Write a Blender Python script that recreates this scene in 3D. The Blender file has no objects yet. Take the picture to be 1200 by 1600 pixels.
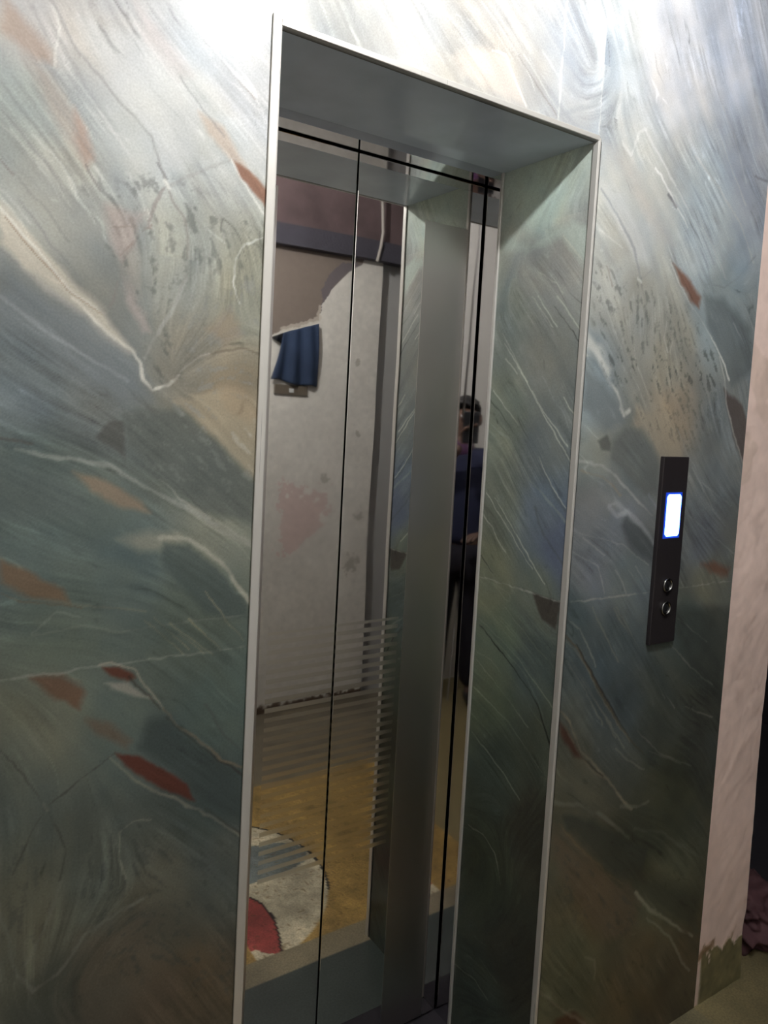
import bpy, bmesh, math, random
import numpy as np
from mathutils import Vector, Matrix, noise as mnoise

C = bpy.context.scene.collection
scn = bpy.context.scene
PI = math.pi
random.seed(4)
rng = np.random.default_rng(7)

# ------------------------------------------------------------------ camera
F_PX = 1183.66
cam_d = bpy.data.cameras.new('camera')
cam = bpy.data.objects.new('camera', cam_d)
C.objects.link(cam)
cam.location = (-0.50968, -1.10771, 1.57037)
cam.rotation_euler = (1.493722, -0.053281, -0.587632)
cam_d.sensor_fit = 'VERTICAL'
cam_d.sensor_height = 24.0
cam_d.lens = F_PX * 24.0 / 1600.0
cam_d.shift_x = -1.7 / 1600.0
cam_d.shift_y = -62.74 / 1600.0
cam_d.clip_start = 0.02
scn.camera = cam

# ------------------------------------------------------------------ world, exposure, light
scn.view_settings.view_transform = 'Standard'
scn.view_settings.look = 'None'
scn.view_settings.gamma = 1.0
scn.view_settings.use_curve_mapping = False
scn.view_settings.exposure = 0.0
world = bpy.data.worlds.new('world')
scn.world = world
world.use_nodes = True
world.node_tree.nodes['Background'].inputs[0].default_value = (0.75, 0.8, 1.0, 1)
world.node_tree.nodes['Background'].inputs[1].default_value = 0.04
BULB = Vector((0.25, -0.76, 2.62))     # the bare lamp hanging in front of the lintel
BULB_POWER = 2000.0                      # emission strength of its globe
SCREEN_POWER = 14.0

# ------------------------------------------------------------------ plan of the place (metres)
W = 0.7185      # width of the lift opening
H = 2.15        # its height
YJ = 0.284      # depth where the stone reveal ends
YD = 0.343      # plane of the landing doors
XT = 1.343      # right end of the tiles
XP = 1.565      # right end of the bare plaster
YO = -1.66      # plane of the wall opposite
ZJ = 1.184      # joint between the two courses of tiles
ZC = 3.05       # ceiling

# slate print, plus a painted blue glow on the reveal: (plane F=lift wall x,z / R=right reveal y,z, kind, half width, colour, strength, points in metres)
VEINS = [
  ('F', 'g',0.0056, (0.63,0.553,0.497),0.7, [(-0.38,2.069), (-0.323,2.017), (-0.321,2.001), (-0.342,1.999), (-0.383,2.026)]),
  ('F', 'g',0.0067, (0.657,0.601,0.552),0.55, [(-0.361,2.009), (-0.323,1.989), (-0.282,1.938), (-0.265,1.892), (-0.289,1.895), (-0.326,1.947)]),
  ('F', 'g',0.009, (0.74,0.744,0.74),0.6, [(-0.289,2.068), (-0.205,2.069), (-0.115,2.002), (-0.132,1.922), (-0.168,1.896), (-0.224,1.978)]),
  ('F', 'g',0.0089, (0.643,0.601,0.566),0.35, [(-0.251,1.831), (-0.198,1.823), (-0.2,1.729), (-0.184,1.663), (-0.217,1.7)]),
  ('F', 'g',0.0045, (0.781,0.746,0.683),0.75, [(-0.381,1.81), (-0.335,1.769), (-0.29,1.726), (-0.247,1.692), (-0.206,1.638), (-0.215,1.633), (-0.272,1.681), (-0.326,1.708), (-0.38,1.762)]),
  ('F', 'g',0.0136, (0.45,0.478,0.492),0.7, [(-0.38,1.746), (-0.322,1.704), (-0.277,1.68), (-0.206,1.625), (-0.182,1.576), (-0.258,1.59), (-0.379,1.656)]),
  ('F', 'g',0.0072, (0.636,0.594,0.51),0.75, [(-0.139,1.574), (-0.07,1.597), (0.0,1.576), (-0.005,1.449), (-0.055,1.489), (-0.098,1.532)]),
  ('F', 'g',0.0051, (0.373,0.394,0.377),0.8, [(-0.217,1.551), (-0.139,1.562), (-0.098,1.528), (-0.055,1.489), (-0.011,1.449), (-0.008,1.382), (-0.094,1.405), (-0.155,1.464), (-0.212,1.501)]),
  ('F', 'g',0.0023, (0.339,0.342,0.325),0.8, [(-0.259,1.517), (-0.239,1.538), (-0.219,1.537), (-0.215,1.487), (-0.236,1.501)]),
  ('F', 'g',0.0038, (0.584,0.5,0.416),0.7, [(-0.285,1.464), (-0.241,1.455), (-0.196,1.427), (-0.177,1.407), (-0.223,1.416), (-0.263,1.439)]),
  ('F', 'g',0.0092, (0.369,0.404,0.397),0.6, [(-0.376,1.485), (-0.297,1.455), (-0.253,1.401), (-0.375,1.405)]),
  ('F', 'g',0.0019, (0.486,0.333,0.261),0.85, [(-0.07,1.936), (-0.053,1.932), (-0.031,1.921), (-0.01,1.906), (-0.009,1.874), (-0.035,1.896), (-0.057,1.913)]),
  ('F', 'g',0.0078, (0.607,0.593,0.53),0.6, [(-0.222,1.367), (-0.176,1.378), (-0.132,1.372), (-0.132,1.353), (-0.189,1.346)]),
  ('F', 'g',0.0042, (0.299,0.338,0.328),0.8, [(-0.154,1.361), (-0.112,1.353), (-0.059,1.303), (-0.016,1.253), (-0.015,1.229), (-0.088,1.245), (-0.13,1.294), (-0.16,1.335)]),
  ('F', 'g',0.0037, (0.47,0.38,0.299),0.8, [(-0.375,1.349), (-0.339,1.331), (-0.298,1.303), (-0.287,1.279), (-0.327,1.292), (-0.374,1.316)]),
  ('F', 'g',0.002, (0.348,0.204,0.159),0.9, [(-0.24,1.183), (-0.217,1.179), (-0.191,1.158), (-0.202,1.154), (-0.23,1.168)]),
  ('F', 'g',0.002, (0.59,0.576,0.534),0.8, [(-0.237,1.158), (-0.202,1.153), (-0.164,1.122), (-0.192,1.132), (-0.225,1.149)]),
  ('F', 'g',0.0047, (0.389,0.272,0.209),0.7, [(-0.333,1.18), (-0.296,1.18), (-0.264,1.151), (-0.271,1.128), (-0.299,1.145), (-0.32,1.165)]),
  ('F', 'g',0.005, (0.41,0.311,0.248),0.5, [(-0.26,1.108), (-0.228,1.099), (-0.195,1.064), (-0.2,1.052), (-0.246,1.086)]),
  ('F', 'g',0.0021, (0.357,0.204,0.168),0.92, [(-0.218,1.049), (-0.185,1.038), (-0.14,1.005), (-0.109,0.976), (-0.095,0.943), (-0.129,0.963), (-0.175,1.002), (-0.204,1.028)]),
  ('F', 'g',0.0078, (0.249,0.284,0.281),0.75, [(-0.168,1.095), (-0.138,1.09), (-0.101,1.042), (-0.018,0.977), (-0.012,0.882), (-0.076,0.932), (-0.11,0.987), (-0.185,1.049)]),
  ('F', 'g',0.022, (0.399,0.35,0.301),0.45, [(-0.257,0.776), (-0.183,0.775), (-0.108,0.642), (-0.137,0.562), (-0.281,0.626)]),
  ('F', 'g',0.0166, (0.294,0.287,0.259),0.4, [(-0.183,0.806), (-0.112,0.762), (-0.068,0.708), (-0.132,0.72), (-0.202,0.777)]),
  ('F', 'g',0.0044, (0.449,0.323,0.269),0.85, [(0.988,1.947), (1.016,1.939), (1.063,1.917), (1.107,1.883), (1.104,1.855), (1.067,1.868), (1.024,1.904)]),
  ('F', 'g',0.0097, (0.379,0.407,0.414),0.7, [(1.12,1.889), (1.201,1.895), (1.32,1.834), (1.361,1.737), (1.264,1.684), (1.225,1.735), (1.138,1.819)]),
  ('F', 'g',0.0138, (0.742,0.749,0.749),0.5, [(0.729,2.076), (0.806,2.054), (0.886,1.992), (0.92,1.919), (0.862,1.934), (0.77,2.017)]),
  ('F', 'g',0.014, (0.688,0.66,0.632),0.4, [(0.737,2.151), (0.807,2.141), (0.903,2.058), (0.99,1.982), (0.936,1.993), (0.833,2.075)]),
  ('F', 'g',0.0082, (0.794,0.787,0.759),0.7, [(0.718,1.77), (0.772,1.741), (0.812,1.694), (0.803,1.67), (0.747,1.712), (0.717,1.725)]),
  ('F', 'g',0.0085, (0.439,0.467,0.474),0.75, [(0.727,1.691), (0.793,1.657), (0.846,1.613), (0.868,1.582), (0.804,1.556), (0.73,1.607)]),
  ('F', 'g',0.0028, (0.35,0.357,0.343),0.8, [(0.782,1.535), (0.811,1.549), (0.828,1.533), (0.827,1.515), (0.8,1.516)]),
  ('F', 'g',0.0107, (0.581,0.546,0.483),0.7, [(0.908,1.608), (1.013,1.604), (1.076,1.547), (1.083,1.495), (1.0,1.499), (0.954,1.544), (0.893,1.575)]),
  ('F', 'g',0.0074, (0.383,0.397,0.39),0.7, [(0.876,1.566), (0.926,1.564), (1.0,1.499), (1.003,1.418), (0.958,1.414), (0.902,1.452), (0.829,1.493), (0.83,1.537)]),
  ('F', 'g',0.0049, (0.328,0.293,0.279),0.8, [(1.23,1.677), (1.319,1.636), (1.353,1.582), (1.352,1.479), (1.292,1.553)]),
  ('F', 'g',0.0077, (0.317,0.338,0.345),0.8, [(0.899,1.368), (0.967,1.338), (1.027,1.288), (1.005,1.246), (0.921,1.294), (0.877,1.346)]),
  ('F', 'g',0.0085, (0.428,0.293,0.239),0.7, [(1.199,1.24), (1.252,1.241), (1.327,1.219), (1.323,1.196), (1.241,1.213)]),
  ('F', 'g',0.0061, (0.291,0.192,0.156),0.8, [(0.723,0.925), (0.761,0.888), (0.809,0.822), (0.784,0.83), (0.736,0.885)]),
  ('F', 'g',0.0069, (0.252,0.27,0.248),0.8, [(0.765,0.696), (0.853,0.668), (0.971,0.59), (1.077,0.527), (1.063,0.477), (0.995,0.472), (0.913,0.529), (0.843,0.601), (0.776,0.662)]),
  ('F', 'g',0.014, (0.4,0.358,0.302),0.7, [(0.724,0.689), (0.796,0.633), (0.914,0.523), (1.016,0.458), (1.065,0.382), (1.032,0.319), (0.934,0.34), (0.83,0.479), (0.741,0.606)]),
  ('F', 'g',0.0142, (0.252,0.266,0.252),0.6, [(1.09,1.137), (1.357,1.11), (1.32,0.884), (1.198,0.959), (1.122,1.049)]),
  ('F', 'g',0.0191, (0.249,0.26,0.231),0.7, [(1.011,0.5), (1.186,0.405), (1.331,0.33), (1.322,0.23), (1.198,0.316), (1.07,0.421)]),
  ('F', 'g',0.0069, (0.291,0.183,0.147),0.7, [(0.781,0.204), (0.851,0.194), (0.903,0.129), (0.783,0.181)]),
  ('F', 'g',0.0069, (0.782,0.74,0.698),0.7, [(0.326,2.206), (0.415,2.245), (0.465,2.235), (0.515,2.164), (0.421,2.17), (0.354,2.176)]),
  ('R', 'g',0.0093, (0.566,0.601,0.573),0.7, [(0.264,1.996), (0.189,1.968), (0.118,1.993), (0.002,1.984), (-0.001,1.89), (0.08,1.972), (0.172,1.95), (0.261,1.968)]),
  ('R', 'g',0.0206, (0.311,0.332,0.367),0.4, [(0.134,1.386), (0.032,1.388), (0.01,1.235), (0.07,1.265)]),  # bluish glow painted into the stone colour of the reveal
  ('R', 'g',0.0028, (0.212,0.191,0.177),0.8, [(0.096,1.185), (0.015,1.184), (0.021,1.122), (0.065,1.135)]),
  ('R', 'g',0.0299, (0.353,0.36,0.297),0.35, [(0.305,1.137), (0.233,1.14), (0.155,0.945), (0.271,0.891)]),
  ('F', 's',0.0099, (0.263,0.277,0.27),0.6, [(-0.289,1.861), (-0.15,1.891), (-0.012,1.852), (-0.009,1.606), (-0.066,1.504), (-0.168,1.582), (-0.198,1.657), (-0.226,1.726)]),
  ('F', 's',0.0103, (0.793,0.786,0.751),0.5, [(-0.144,1.737), (-0.009,1.779), (-0.003,1.454), (-0.138,1.55)]),
  ('F', 's',0.0082, (0.55,0.557,0.543),0.5, [(-0.222,1.556), (-0.139,1.564), (-0.011,1.454), (-0.009,1.403), (-0.164,1.455)]),
  ('F', 's',0.0116, (0.263,0.277,0.27),0.7, [(-0.216,0.967), (-0.019,0.846), (-0.008,0.591), (-0.2,0.694), (-0.286,0.899)]),
  ('F', 's',0.0098, (0.263,0.277,0.27),0.5, [(-0.37,0.97), (-0.286,0.923), (-0.318,0.764), (-0.367,0.735)]),
  ('F', 's',0.0124, (0.263,0.277,0.27),0.6, [(0.719,1.912), (0.823,1.909), (1.061,1.861), (1.226,1.726), (1.234,1.673), (0.793,1.654), (0.741,1.765)]),
  ('F', 's',0.0127, (0.263,0.277,0.27),0.5, [(0.785,1.726), (1.176,1.761), (1.247,1.588), (1.109,1.513), (0.912,1.576)]),
  ('F', 's',0.0141, (0.263,0.277,0.27),0.5, [(0.737,0.643), (1.039,0.424), (1.055,0.297), (0.791,0.443)]),
  ('F', 'g',0.0042, (0.62,0.508,0.452),0.5, [(-0.293,1.956), (-0.276,1.931), (-0.265,1.892), (-0.277,1.881), (-0.292,1.911)]),
  ('F', 'g',0.0053, (0.676,0.606,0.578),0.5, [(-0.251,1.835), (-0.194,1.837), (-0.21,1.79), (-0.227,1.761), (-0.245,1.793)]),
  ('F', 'g',0.0046, (0.68,0.624,0.596),0.5, [(-0.236,1.76), (-0.209,1.728), (-0.18,1.668), (-0.198,1.662), (-0.222,1.709)]),
  ('F', 'g',0.007, (0.706,0.664,0.65),0.5, [(-0.219,2.115), (-0.174,2.078), (-0.136,2.037), (-0.154,2.032), (-0.201,2.07)]),
  ('F', 'g',0.0037, (0.666,0.582,0.512),0.6, [(-0.125,1.991), (-0.085,1.978), (-0.047,1.931), (-0.073,1.935), (-0.109,1.963)]),
  ('F', 'g',0.0058, (0.588,0.518,0.434),0.5, [(-0.104,1.681), (-0.065,1.719), (-0.042,1.682), (-0.073,1.66)]),
  ('F', 'g',0.0051, (0.626,0.556,0.458),0.5, [(-0.081,1.601), (-0.039,1.594), (-0.004,1.556), (-0.026,1.545), (-0.069,1.563)]),
  ('F', 'l',0.0016, (0.836,0.836,0.808),0.45, [(-0.324,2.072), (-0.314,2.051), (-0.316,2.031), (-0.321,1.997)]),
  ('F', 'l',0.0016, (0.836,0.836,0.808),0.45, [(-0.313,1.983), (-0.295,1.955), (-0.276,1.931)]),
  ('F', 'l',0.0016, (0.383,0.327,0.32),0.6, [(-0.381,1.866), (-0.374,1.855), (-0.366,1.851)]),
  ('F', 'l',0.0013, (0.395,0.381,0.374),0.5, [(-0.277,1.881), (-0.26,1.855)]),
  ('F', 'l',0.0013, (0.42,0.42,0.42),0.6, [(-0.182,1.906), (-0.168,1.887)]),
  ('F', 'l',0.0013, (0.477,0.407,0.386),0.5, [(-0.227,1.77), (-0.206,1.8), (-0.189,1.82)]),
  ('F', 'l',0.0013, (0.431,0.382,0.347),0.4, [(-0.241,1.807), (-0.211,1.814), (-0.189,1.815)]),
  ('F', 'l',0.0012, (0.798,0.798,0.784),0.35, [(-0.371,1.908), (-0.324,1.854), (-0.291,1.802)]),
  ('F', 'l',0.0012, (0.798,0.798,0.784),0.35, [(-0.381,1.83), (-0.358,1.81), (-0.343,1.793)]),
  ('F', 'l',0.0013, (0.798,0.798,0.784),0.35, [(-0.264,1.883), (-0.243,1.854), (-0.22,1.815)]),
  ('F', 'l',0.0014, (0.798,0.798,0.784),0.35, [(-0.149,1.873), (-0.109,1.835), (-0.078,1.812)]),
  ('F', 'l',0.0014, (0.798,0.798,0.784),0.35, [(-0.131,1.895), (-0.09,1.861), (-0.069,1.823)]),
  ('F', 'l',0.0013, (0.798,0.798,0.784),0.35, [(-0.307,2.005), (-0.258,1.953), (-0.222,1.91)]),
  ('F', 'l',0.0013, (0.798,0.798,0.784),0.35, [(-0.282,1.959), (-0.249,1.938), (-0.223,1.927)]),
  ('F', 'l',0.0012, (0.798,0.798,0.784),0.35, [(-0.344,1.906), (-0.305,1.874), (-0.263,1.807)]),
  ('F', 'l',0.0013, (0.798,0.798,0.784),0.35, [(-0.222,1.884), (-0.203,1.857)]),
  ('F', 'l',0.0012, (0.46,0.46,0.46),0.4, [(-0.382,1.929), (-0.336,1.884), (-0.304,1.841)]),
  ('F', 'l',0.0013, (0.46,0.46,0.46),0.4, [(-0.358,1.822), (-0.311,1.765), (-0.277,1.719)]),
  ('F', 'l',0.0013, (0.46,0.46,0.46),0.4, [(-0.23,1.874), (-0.203,1.844)]),
  ('F', 'l',0.0014, (0.46,0.46,0.46),0.4, [(-0.121,1.888), (-0.085,1.844), (-0.079,1.821)]),
  ('F', 'l',0.0012, (0.46,0.46,0.46),0.4, [(-0.338,1.98), (-0.298,1.934), (-0.252,1.878)]),
  ('F', 'l',0.0013, (0.46,0.46,0.46),0.4, [(-0.154,2.032), (-0.115,1.993), (-0.084,1.965)]),
  ('F', 'l',0.0012, (0.46,0.46,0.46),0.4, [(-0.38,1.754), (-0.357,1.737)]),
  ('F', 'l',0.0013, (0.836,0.836,0.808),0.6, [(-0.38,1.806), (-0.358,1.784), (-0.33,1.756), (-0.312,1.731), (-0.288,1.711), (-0.258,1.692)]),
  ('F', 'l',0.0009, (0.491,0.401,0.329),0.5, [(-0.373,1.795), (-0.326,1.742), (-0.294,1.712), (-0.251,1.685)]),
  ('F', 'l',0.0023, (0.81,0.796,0.754),0.85, [(-0.289,1.704), (-0.26,1.678), (-0.233,1.656), (-0.211,1.64), (-0.197,1.621), (-0.192,1.599), (-0.177,1.584), (-0.156,1.594), (-0.138,1.617), (-0.117,1.635), (-0.097,1.644)]),
  ('F', 'l',0.0015, (0.402,0.36,0.318),0.5, [(-0.112,1.637), (-0.077,1.65), (-0.041,1.658), (-0.003,1.649)]),
  ('F', 'l',0.0017, (0.557,0.55,0.543),0.6, [(-0.328,2.083), (-0.288,2.025), (-0.233,1.976), (-0.192,1.941), (-0.168,1.882)]),
  ('F', 'l',0.0014, (0.491,0.47,0.449),0.5, [(-0.168,1.878), (-0.141,1.838), (-0.131,1.803), (-0.132,1.757), (-0.151,1.708)]),
  ('F', 'l',0.0027, (0.697,0.697,0.676),0.5, [(-0.131,1.752), (-0.151,1.708), (-0.18,1.659), (-0.192,1.631)]),
  ('F', 'l',0.0018, (0.488,0.453,0.439),0.5, [(-0.243,1.697), (-0.221,1.771), (-0.198,1.81), (-0.17,1.871)]),
  ('F', 'l',0.0023, (0.596,0.589,0.575),0.5, [(-0.163,1.879), (-0.131,1.901), (-0.073,1.935)]),
  ('F', 'l',0.0022, (0.836,0.836,0.808),0.8, [(-0.17,1.884), (-0.163,1.874)]),
  ('F', 'l',0.0013, (0.859,0.859,0.852),0.8, [(-0.148,2.117), (-0.124,2.098), (-0.089,2.073), (-0.052,2.049), (-0.022,2.02)]),
  ('F', 'l',0.0014, (0.484,0.442,0.414),0.7, [(-0.119,2.091), (-0.093,2.072), (-0.06,2.048), (-0.036,2.033)]),
  ('F', 'l',0.0014, (0.859,0.859,0.852),0.6, [(-0.113,2.07), (-0.067,2.043), (-0.036,2.023), (-0.021,2.017)]),
  ('F', 'l',0.0014, (0.836,0.836,0.808),0.7, [(-0.072,1.935), (-0.054,1.908), (-0.032,1.884), (-0.01,1.865)]),
  ('F', 'l',0.0014, (0.836,0.836,0.808),0.65, [(-0.011,1.833), (-0.045,1.817), (-0.058,1.791), (-0.062,1.757), (-0.049,1.725)]),
  ('F', 'l',0.0021, (0.321,0.3,0.279),0.7, [(-0.377,1.51), (-0.358,1.508), (-0.338,1.504)]),
  ('F', 'l',0.0027, (0.62,0.634,0.606),0.6, [(-0.357,1.498), (-0.326,1.488), (-0.281,1.482), (-0.238,1.476), (-0.187,1.445), (-0.134,1.418), (-0.072,1.385)]),
  ('F', 'l',0.0015, (0.263,0.277,0.27),0.5, [(-0.184,1.492), (-0.15,1.455), (-0.114,1.425), (-0.088,1.4)]),
  ('F', 'l',0.0015, (0.734,0.734,0.692),0.5, [(-0.164,1.457), (-0.134,1.426), (-0.083,1.395)]),
  ('F', 'l',0.0017, (0.422,0.436,0.422),0.4, [(-0.381,1.874), (-0.359,1.847), (-0.324,1.813), (-0.295,1.776)]),
  ('F', 'l',0.0013, (0.744,0.737,0.709),0.4, [(-0.382,1.913), (-0.336,1.876), (-0.296,1.826), (-0.266,1.781)]),
  ('F', 'l',0.0022, (0.409,0.437,0.444),0.4, [(-0.379,1.717), (-0.321,1.679), (-0.259,1.643), (-0.201,1.602)]),
  ('F', 'l',0.0021, (0.606,0.627,0.627),0.4, [(-0.379,1.693), (-0.3,1.643), (-0.214,1.597)]),
  ('F', 'l',0.0017, (0.427,0.448,0.455),0.4, [(-0.378,1.64), (-0.3,1.609), (-0.222,1.569)]),
  ('F', 'l',0.003, (0.65,0.643,0.587),0.8, [(-0.161,1.371), (-0.122,1.367), (-0.086,1.345), (-0.048,1.307), (-0.012,1.255)]),
  ('F', 'l',0.0061, (0.594,0.594,0.552),0.6, [(-0.114,1.411), (-0.061,1.374), (-0.006,1.346)]),
  ('F', 'l',0.0018, (0.507,0.493,0.43),0.6, [(-0.374,1.31), (-0.331,1.292), (-0.289,1.28), (-0.237,1.27), (-0.182,1.259)]),
  ('F', 'l',0.0013, (0.411,0.33,0.24),0.5, [(-0.374,1.303), (-0.326,1.285), (-0.268,1.273)]),
  ('F', 'l',0.0014, (0.52,0.534,0.506),0.4, [(-0.334,1.244), (-0.302,1.272), (-0.272,1.259)]),
  ('F', 'l',0.0014, (0.479,0.493,0.458),0.45, [(-0.334,1.241), (-0.267,1.247), (-0.214,1.232), (-0.128,1.236), (-0.013,1.237)]),
  ('F', 'l',0.001, (0.578,0.55,0.452),0.6, [(-0.181,1.245), (-0.121,1.186)]),
  ('F', 'l',0.001, (0.578,0.55,0.452),0.6, [(-0.143,1.238), (-0.072,1.179)]),
  ('F', 'l',0.001, (0.578,0.55,0.452),0.6, [(-0.113,1.24), (-0.059,1.185)]),
  ('F', 'l',0.0011, (0.578,0.55,0.452),0.6, [(-0.089,1.28), (-0.022,1.196)]),
  ('F', 'l',0.001, (0.578,0.55,0.452),0.6, [(-0.167,1.248), (-0.111,1.192)]),
  ('F', 'l',0.001, (0.578,0.55,0.452),0.6, [(-0.127,1.219), (-0.086,1.183)]),
  ('F', 'l',0.0015, (0.604,0.576,0.52),0.7, [(-0.245,1.186), (-0.226,1.188), (-0.193,1.169), (-0.169,1.135), (-0.149,1.107)]),
  ('F', 'l',0.0015, (0.205,0.163,0.142),0.6, [(-0.202,1.16), (-0.178,1.137), (-0.153,1.105)]),
  ('F', 'l',0.0021, (0.492,0.429,0.348),0.7, [(-0.148,1.105), (-0.123,1.074), (-0.08,1.033), (-0.047,0.999), (-0.016,0.982)]),
  ('F', 'l',0.0016, (0.192,0.171,0.157),0.5, [(-0.143,1.091), (-0.101,1.047), (-0.058,1.004), (-0.015,0.971)]),
  ('F', 'l',0.0021, (0.548,0.534,0.478),0.7, [(-0.227,1.043), (-0.184,0.998), (-0.139,0.962), (-0.087,0.929), (-0.043,0.891), (-0.013,0.861)]),
  ('F', 'l',0.0016, (0.232,0.211,0.197),0.6, [(-0.076,0.926), (-0.043,0.896), (-0.014,0.867)]),
  ('F', 'l',0.0014, (0.256,0.249,0.235),0.5, [(-0.371,1.088), (-0.347,1.051), (-0.311,0.991), (-0.284,0.922), (-0.29,0.876)]),
  ('F', 'l',0.0019, (0.455,0.455,0.42),0.4, [(-0.286,0.874), (-0.314,0.802), (-0.335,0.761)]),
  ('F', 'l',0.0014, (0.256,0.249,0.235),0.55, [(-0.218,1.05), (-0.262,1.022), (-0.309,0.993), (-0.333,0.95), (-0.353,0.905)]),
  ('F', 'l',0.0024, (0.588,0.574,0.518),0.7, [(-0.315,0.999), (-0.309,0.986)]),
  ('F', 'l',0.0015, (0.551,0.544,0.495),0.6, [(-0.163,0.931), (-0.187,0.937), (-0.206,0.925), (-0.21,0.881), (-0.198,0.849)]),
  ('F', 'l',0.0025, (0.465,0.465,0.43),0.5, [(-0.373,0.878), (-0.36,0.818), (-0.345,0.75), (-0.325,0.719), (-0.292,0.735), (-0.257,0.776), (-0.207,0.799), (-0.169,0.807)]),
  ('F', 'l',0.0016, (0.303,0.317,0.31),0.5, [(-0.083,1.101), (-0.049,1.042), (-0.02,1.015)]),
  ('F', 'l',0.0026, (0.798,0.798,0.784),0.6, [(0.793,2.165), (0.824,2.148), (0.842,2.196), (0.865,2.21)]),
  ('F', 'l',0.0027, (0.799,0.799,0.792),0.6, [(0.859,2.209), (0.9,2.177), (0.942,2.144), (0.986,2.11), (1.031,2.075)]),
  ('F', 'l',0.0021, (0.858,0.858,0.844),0.85, [(0.905,2.136), (0.947,2.106), (0.991,2.071), (1.035,2.034)]),
  ('F', 'l',0.0034, (0.362,0.362,0.376),0.6, [(0.956,2.09), (0.974,2.08), (0.991,2.07)]),
  ('F', 'l',0.0021, (0.799,0.799,0.792),0.6, [(0.947,2.106), (0.982,2.089), (1.023,2.057)]),
  ('F', 'l',0.0029, (0.741,0.748,0.741),0.5, [(1.129,2.325), (1.189,2.27), (1.25,2.177)]),
  ('F', 'l',0.003, (0.698,0.698,0.684),0.5, [(1.042,2.194), (1.142,2.142), (1.242,2.076), (1.311,1.995)]),
  ('F', 'l',0.0022, (0.682,0.689,0.689),0.5, [(1.019,2.117), (1.115,2.024), (1.202,1.939)]),
  ('F', 'l',0.0022, (0.699,0.699,0.692),0.5, [(1.115,2.272), (1.185,2.197), (1.258,2.126)]),
  ('F', 'l',0.0029, (0.509,0.53,0.551),0.45, [(0.985,2.114), (1.077,2.042), (1.146,1.965)]),
  ('F', 'l',0.0029, (0.458,0.479,0.493),0.5, [(1.051,2.029), (1.117,1.961), (1.155,1.902)]),
  ('F', 'l',0.003, (0.422,0.422,0.436),0.5, [(1.286,2.2), (1.342,2.201)]),
  ('F', 'l',0.0022, (0.836,0.836,0.808),0.75, [(0.982,1.951), (1.005,1.921), (1.04,1.885), (1.09,1.852), (1.139,1.812), (1.189,1.772), (1.225,1.735), (1.25,1.697)]),
  ('F', 'l',0.0027, (0.486,0.5,0.514),0.5, [(0.736,2.059), (0.799,2.011), (0.853,1.96), (0.886,1.891)]),
  ('F', 'l',0.0021, (0.439,0.439,0.432),0.5, [(0.886,1.887), (0.908,1.842), (0.912,1.783), (0.899,1.737)]),
  ('F', 'l',0.0021, (0.5,0.5,0.5),0.4, [(0.885,1.894), (0.92,1.917)]),
  ('F', 'l',0.0027, (0.836,0.836,0.808),0.6, [(0.876,1.895), (0.886,1.887)]),
  ('F', 'l',0.0023, (0.478,0.499,0.513),0.5, [(1.124,1.915), (1.197,1.919), (1.254,1.951), (1.316,2.013)]),
  ('F', 'l',0.0021, (0.836,0.836,0.808),0.55, [(0.989,1.815), (0.982,1.778), (0.998,1.746)]),
  ('F', 'l',0.002, (0.816,0.816,0.788),0.5, [(0.74,1.975), (0.818,1.95)]),
  ('F', 'l',0.002, (0.432,0.383,0.355),0.45, [(0.771,1.905), (0.793,1.866)]),
  ('F', 'l',0.0024, (0.704,0.718,0.718),0.5, [(1.248,1.839), (1.313,1.779), (1.342,1.749)]),
  ('F', 'l',0.0049, (0.813,0.806,0.771),0.75, [(0.724,1.719), (0.765,1.704), (0.798,1.669), (0.836,1.644), (0.853,1.613), (0.866,1.598), (0.883,1.607)]),
  ('F', 'l',0.0024, (0.716,0.716,0.688),0.6, [(1.199,1.754), (1.232,1.699), (1.248,1.642), (1.29,1.566), (1.347,1.488)]),
  ('F', 'l',0.0029, (0.659,0.666,0.645),0.6, [(0.725,1.492), (0.801,1.483), (0.858,1.453), (0.913,1.415), (0.99,1.367)]),
  ('F', 'l',0.0028, (0.558,0.516,0.446),0.6, [(0.739,1.472), (0.81,1.457), (0.875,1.416)]),
  ('F', 'l',0.0059, (0.606,0.62,0.634),0.65, [(0.835,1.388), (0.862,1.371), (0.905,1.376), (0.953,1.347), (1.005,1.302)]),
  ('F', 'l',0.003, (0.531,0.552,0.587),0.5, [(0.971,1.414), (1.016,1.375)]),
  ('F', 'l',0.0015, (0.602,0.616,0.602),0.45, [(0.748,1.335), (0.894,1.304), (0.992,1.247)]),
  ('F', 'l',0.0015, (0.602,0.616,0.602),0.45, [(0.76,1.326), (0.835,1.282)]),
  ('F', 'l',0.0015, (0.602,0.616,0.602),0.45, [(0.876,1.246), (0.921,1.188)]),
  ('F', 'l',0.0015, (0.602,0.616,0.602),0.45, [(0.92,1.243), (0.972,1.192)]),
  ('F', 'l',0.0016, (0.602,0.616,0.602),0.45, [(0.945,1.25), (0.999,1.19)]),
  ('F', 'l',0.0014, (0.602,0.616,0.602),0.45, [(0.729,1.296), (0.814,1.259), (0.845,1.195)]),
  ('F', 'l',0.0016, (0.602,0.616,0.602),0.45, [(1.058,1.572), (1.17,1.442), (1.31,1.381)]),
  ('F', 'l',0.0016, (0.602,0.616,0.602),0.45, [(1.128,1.478), (1.233,1.373)]),
  ('F', 'l',0.0017, (0.602,0.616,0.602),0.45, [(1.129,1.363), (1.338,1.257)]),
  ('F', 'l',0.0024, (0.277,0.27,0.263),0.7, [(1.109,1.223), (1.142,1.189)]),
  ('F', 'l',0.0032, (0.715,0.708,0.687),0.7, [(1.102,1.219), (1.135,1.187)]),
  ('F', 'l',0.0015, (0.558,0.565,0.537),0.7, [(0.726,1.15), (0.77,1.122), (0.801,1.08), (0.833,1.028)]),
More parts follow.
